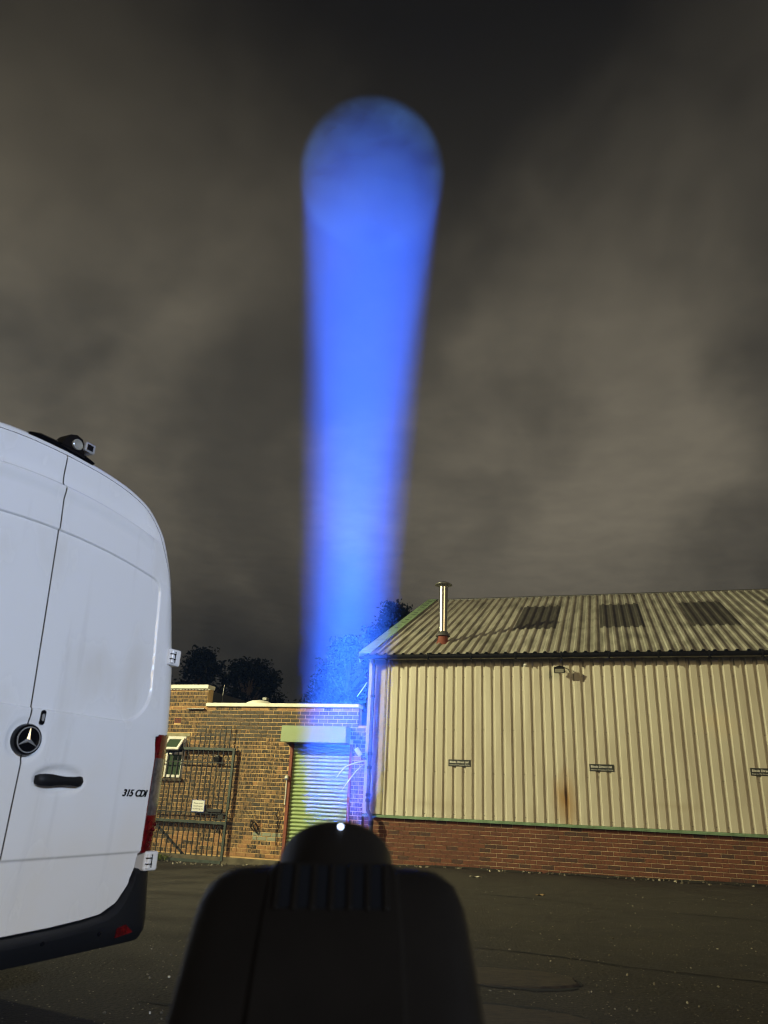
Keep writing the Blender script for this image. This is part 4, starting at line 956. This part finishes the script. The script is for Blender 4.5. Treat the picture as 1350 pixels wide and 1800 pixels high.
# ------------------------------------------------------------------ trees beyond the roofs
def tree(name, x_, y_, hgt, rx, rz, n_, label, seed, narrow=False):
    random.seed(seed); o = empty(name, (x_, y_, 0), 0, label, 'tree', 'dark trees beyond the roofs')
    tr = MB(); cz = hgt-rz; tr.tube([(0, 0, -.1), (.05, .03, hgt*.35), (-.04, 0, hgt*.7), (.02, 0, hgt*.95)], [.22, .17, .09, .02], 8)
    cl_ = []
    for k in range(38):
        a_ = random.uniform(0, 2*PI); zz = random.uniform(-.9, .92); rr = math.sqrt(max(.02, 1-abs(zz)**1.6))*random.uniform(.3, 1.12)*(1-(.45*(zz+1)/2 if narrow else .15*(zz+1)/2))
        c_ = Vector((rr*rx*math.cos(a_), rr*rx*math.sin(a_), cz+zz*rz)); cl_.append(c_)
        h0 = max(.25*hgt, c_.z-1.2); tr.tube([(0, 0, h0), (c_.x*.55, c_.y*.55, (h0+c_.z)/2+.1), tuple(c_)], [.06, .035, .012], 5)
    cl_.append(Vector((0, 0, hgt-.35)))
    tr.build('trunk', M_bark, o)
    lf = MB()
    for k in range(n_):
        c_ = random.choice(cl_); s_ = random.choice((.2, .3, .42, .5))*rx/1.4
        q_ = c_+Vector((max(-1.6, min(1.6, random.gauss(0, 1)))*s_*.5, max(-1.6, min(1.6, random.gauss(0, 1)))*s_*.5, max(-1.7, min(1.5, random.gauss(0, 1)))*s_*.5))
        l = random.uniform(.09, .2); d1 = Vector((random.gauss(0, 1), random.gauss(0, 1), random.gauss(-.2, .7))).normalized(); d2 = d1.cross(Vector((random.gauss(0, 1), random.gauss(0, 1), random.gauss(0, 1)))).normalized()
        lf.add([q_-d1*l*.5, q_+d2*l*.28, q_+d1*l*.5, q_-d2*l*.28], [(0, 1, 2, 3)])
    me_ = bpy.data.meshes.new('crown'); me_.from_pydata(lf.v, [], lf.f); me_.update(); link('crown', me_, M_leaf, o)
tree('spindly_tree', -7.0, 30.2, 6.5, 1.35, 1.9, 9000, 'narrow pointed dark tree above the higher parapet', 1, True)
tree('round_tree', -5.15, 30.3, 6.15, 1.55, 1.7, 13000, 'bushy round dark tree above the white coping', 2)
tree('tall_tree', -1.1, 30.0, 7.3, 1.6, 2.6, 12000, 'dark tree inside the blue beam left of the shed', 4)
tree('tall_tree', .55, 29.4, 8.55, 1.5, 2.6, 12000, 'tallest dark tree rising behind the shed verge', 5)
tree('tall_tree', -2.1, 31.0, 5.9, 1.2, 1.9, 7000, 'low dark tree at the left edge of the blue beam', 6)

# ------------------------------------------------------------------ cloud sheet that catches the beam, and the misty air
cm = bpy.data.materials.new('thin cloud'); cm.use_nodes = True; t = cm.node_tree; t.nodes.clear()
o_ = t.nodes.new('ShaderNodeOutputMaterial'); mxs = t.nodes.new('ShaderNodeMixShader'); tp = t.nodes.new('ShaderNodeBsdfTransparent'); df = t.nodes.new('ShaderNodeBsdfDiffuse'); df.inputs[0].default_value = (.85, .85, .85, 1)
nz = t.nodes.new('ShaderNodeTexNoise'); nz.inputs['Scale'].default_value = .13; nz.inputs['Detail'].default_value = 4; tcn = t.nodes.new('ShaderNodeTexCoord'); t.links.new(tcn.outputs['Object'], nz.inputs['Vector'])
g = t.nodes.new('ShaderNodeMapRange'); g.inputs[1].default_value = .36; g.inputs[2].default_value = .66; g.inputs[3].default_value = .012; g.inputs[4].default_value = .105; t.links.new(nz.outputs[0], g.inputs[0])
t.links.new(g.outputs[0], mxs.inputs[0]); t.links.new(tp.outputs[0], mxs.inputs[1]); t.links.new(df.outputs[0], mxs.inputs[2]); t.links.new(mxs.outputs[0], o_.inputs[0])
m = MB(); m.add([(-1500, -1500, 62), (1500, -1500, 62), (1500, 1500, 62), (-1500, 1500, 62)], [(0, 1, 2, 3)]); o = m.build('clouds', cm, None); o['kind'] = 'structure'
hz = bpy.data.materials.new('misty night air'); hz.use_nodes = True; t = hz.node_tree; t.nodes.clear(); o_ = t.nodes.new('ShaderNodeOutputMaterial')
pv = t.nodes.new('ShaderNodeVolumePrincipled'); pv.inputs['Color'].default_value = (.20, .36, .95, 1); pv.inputs['Density'].default_value = .0012; t.links.new(pv.outputs[0], o_.inputs['Volume'])
m = MB(); m.box(-70, 70, -25, 95, -1.4, 60); o = m.build('haze', hz, None); o['kind'] = 'stuff'
tag(o, 'faint night mist that makes the blue beam visible', 'mist')
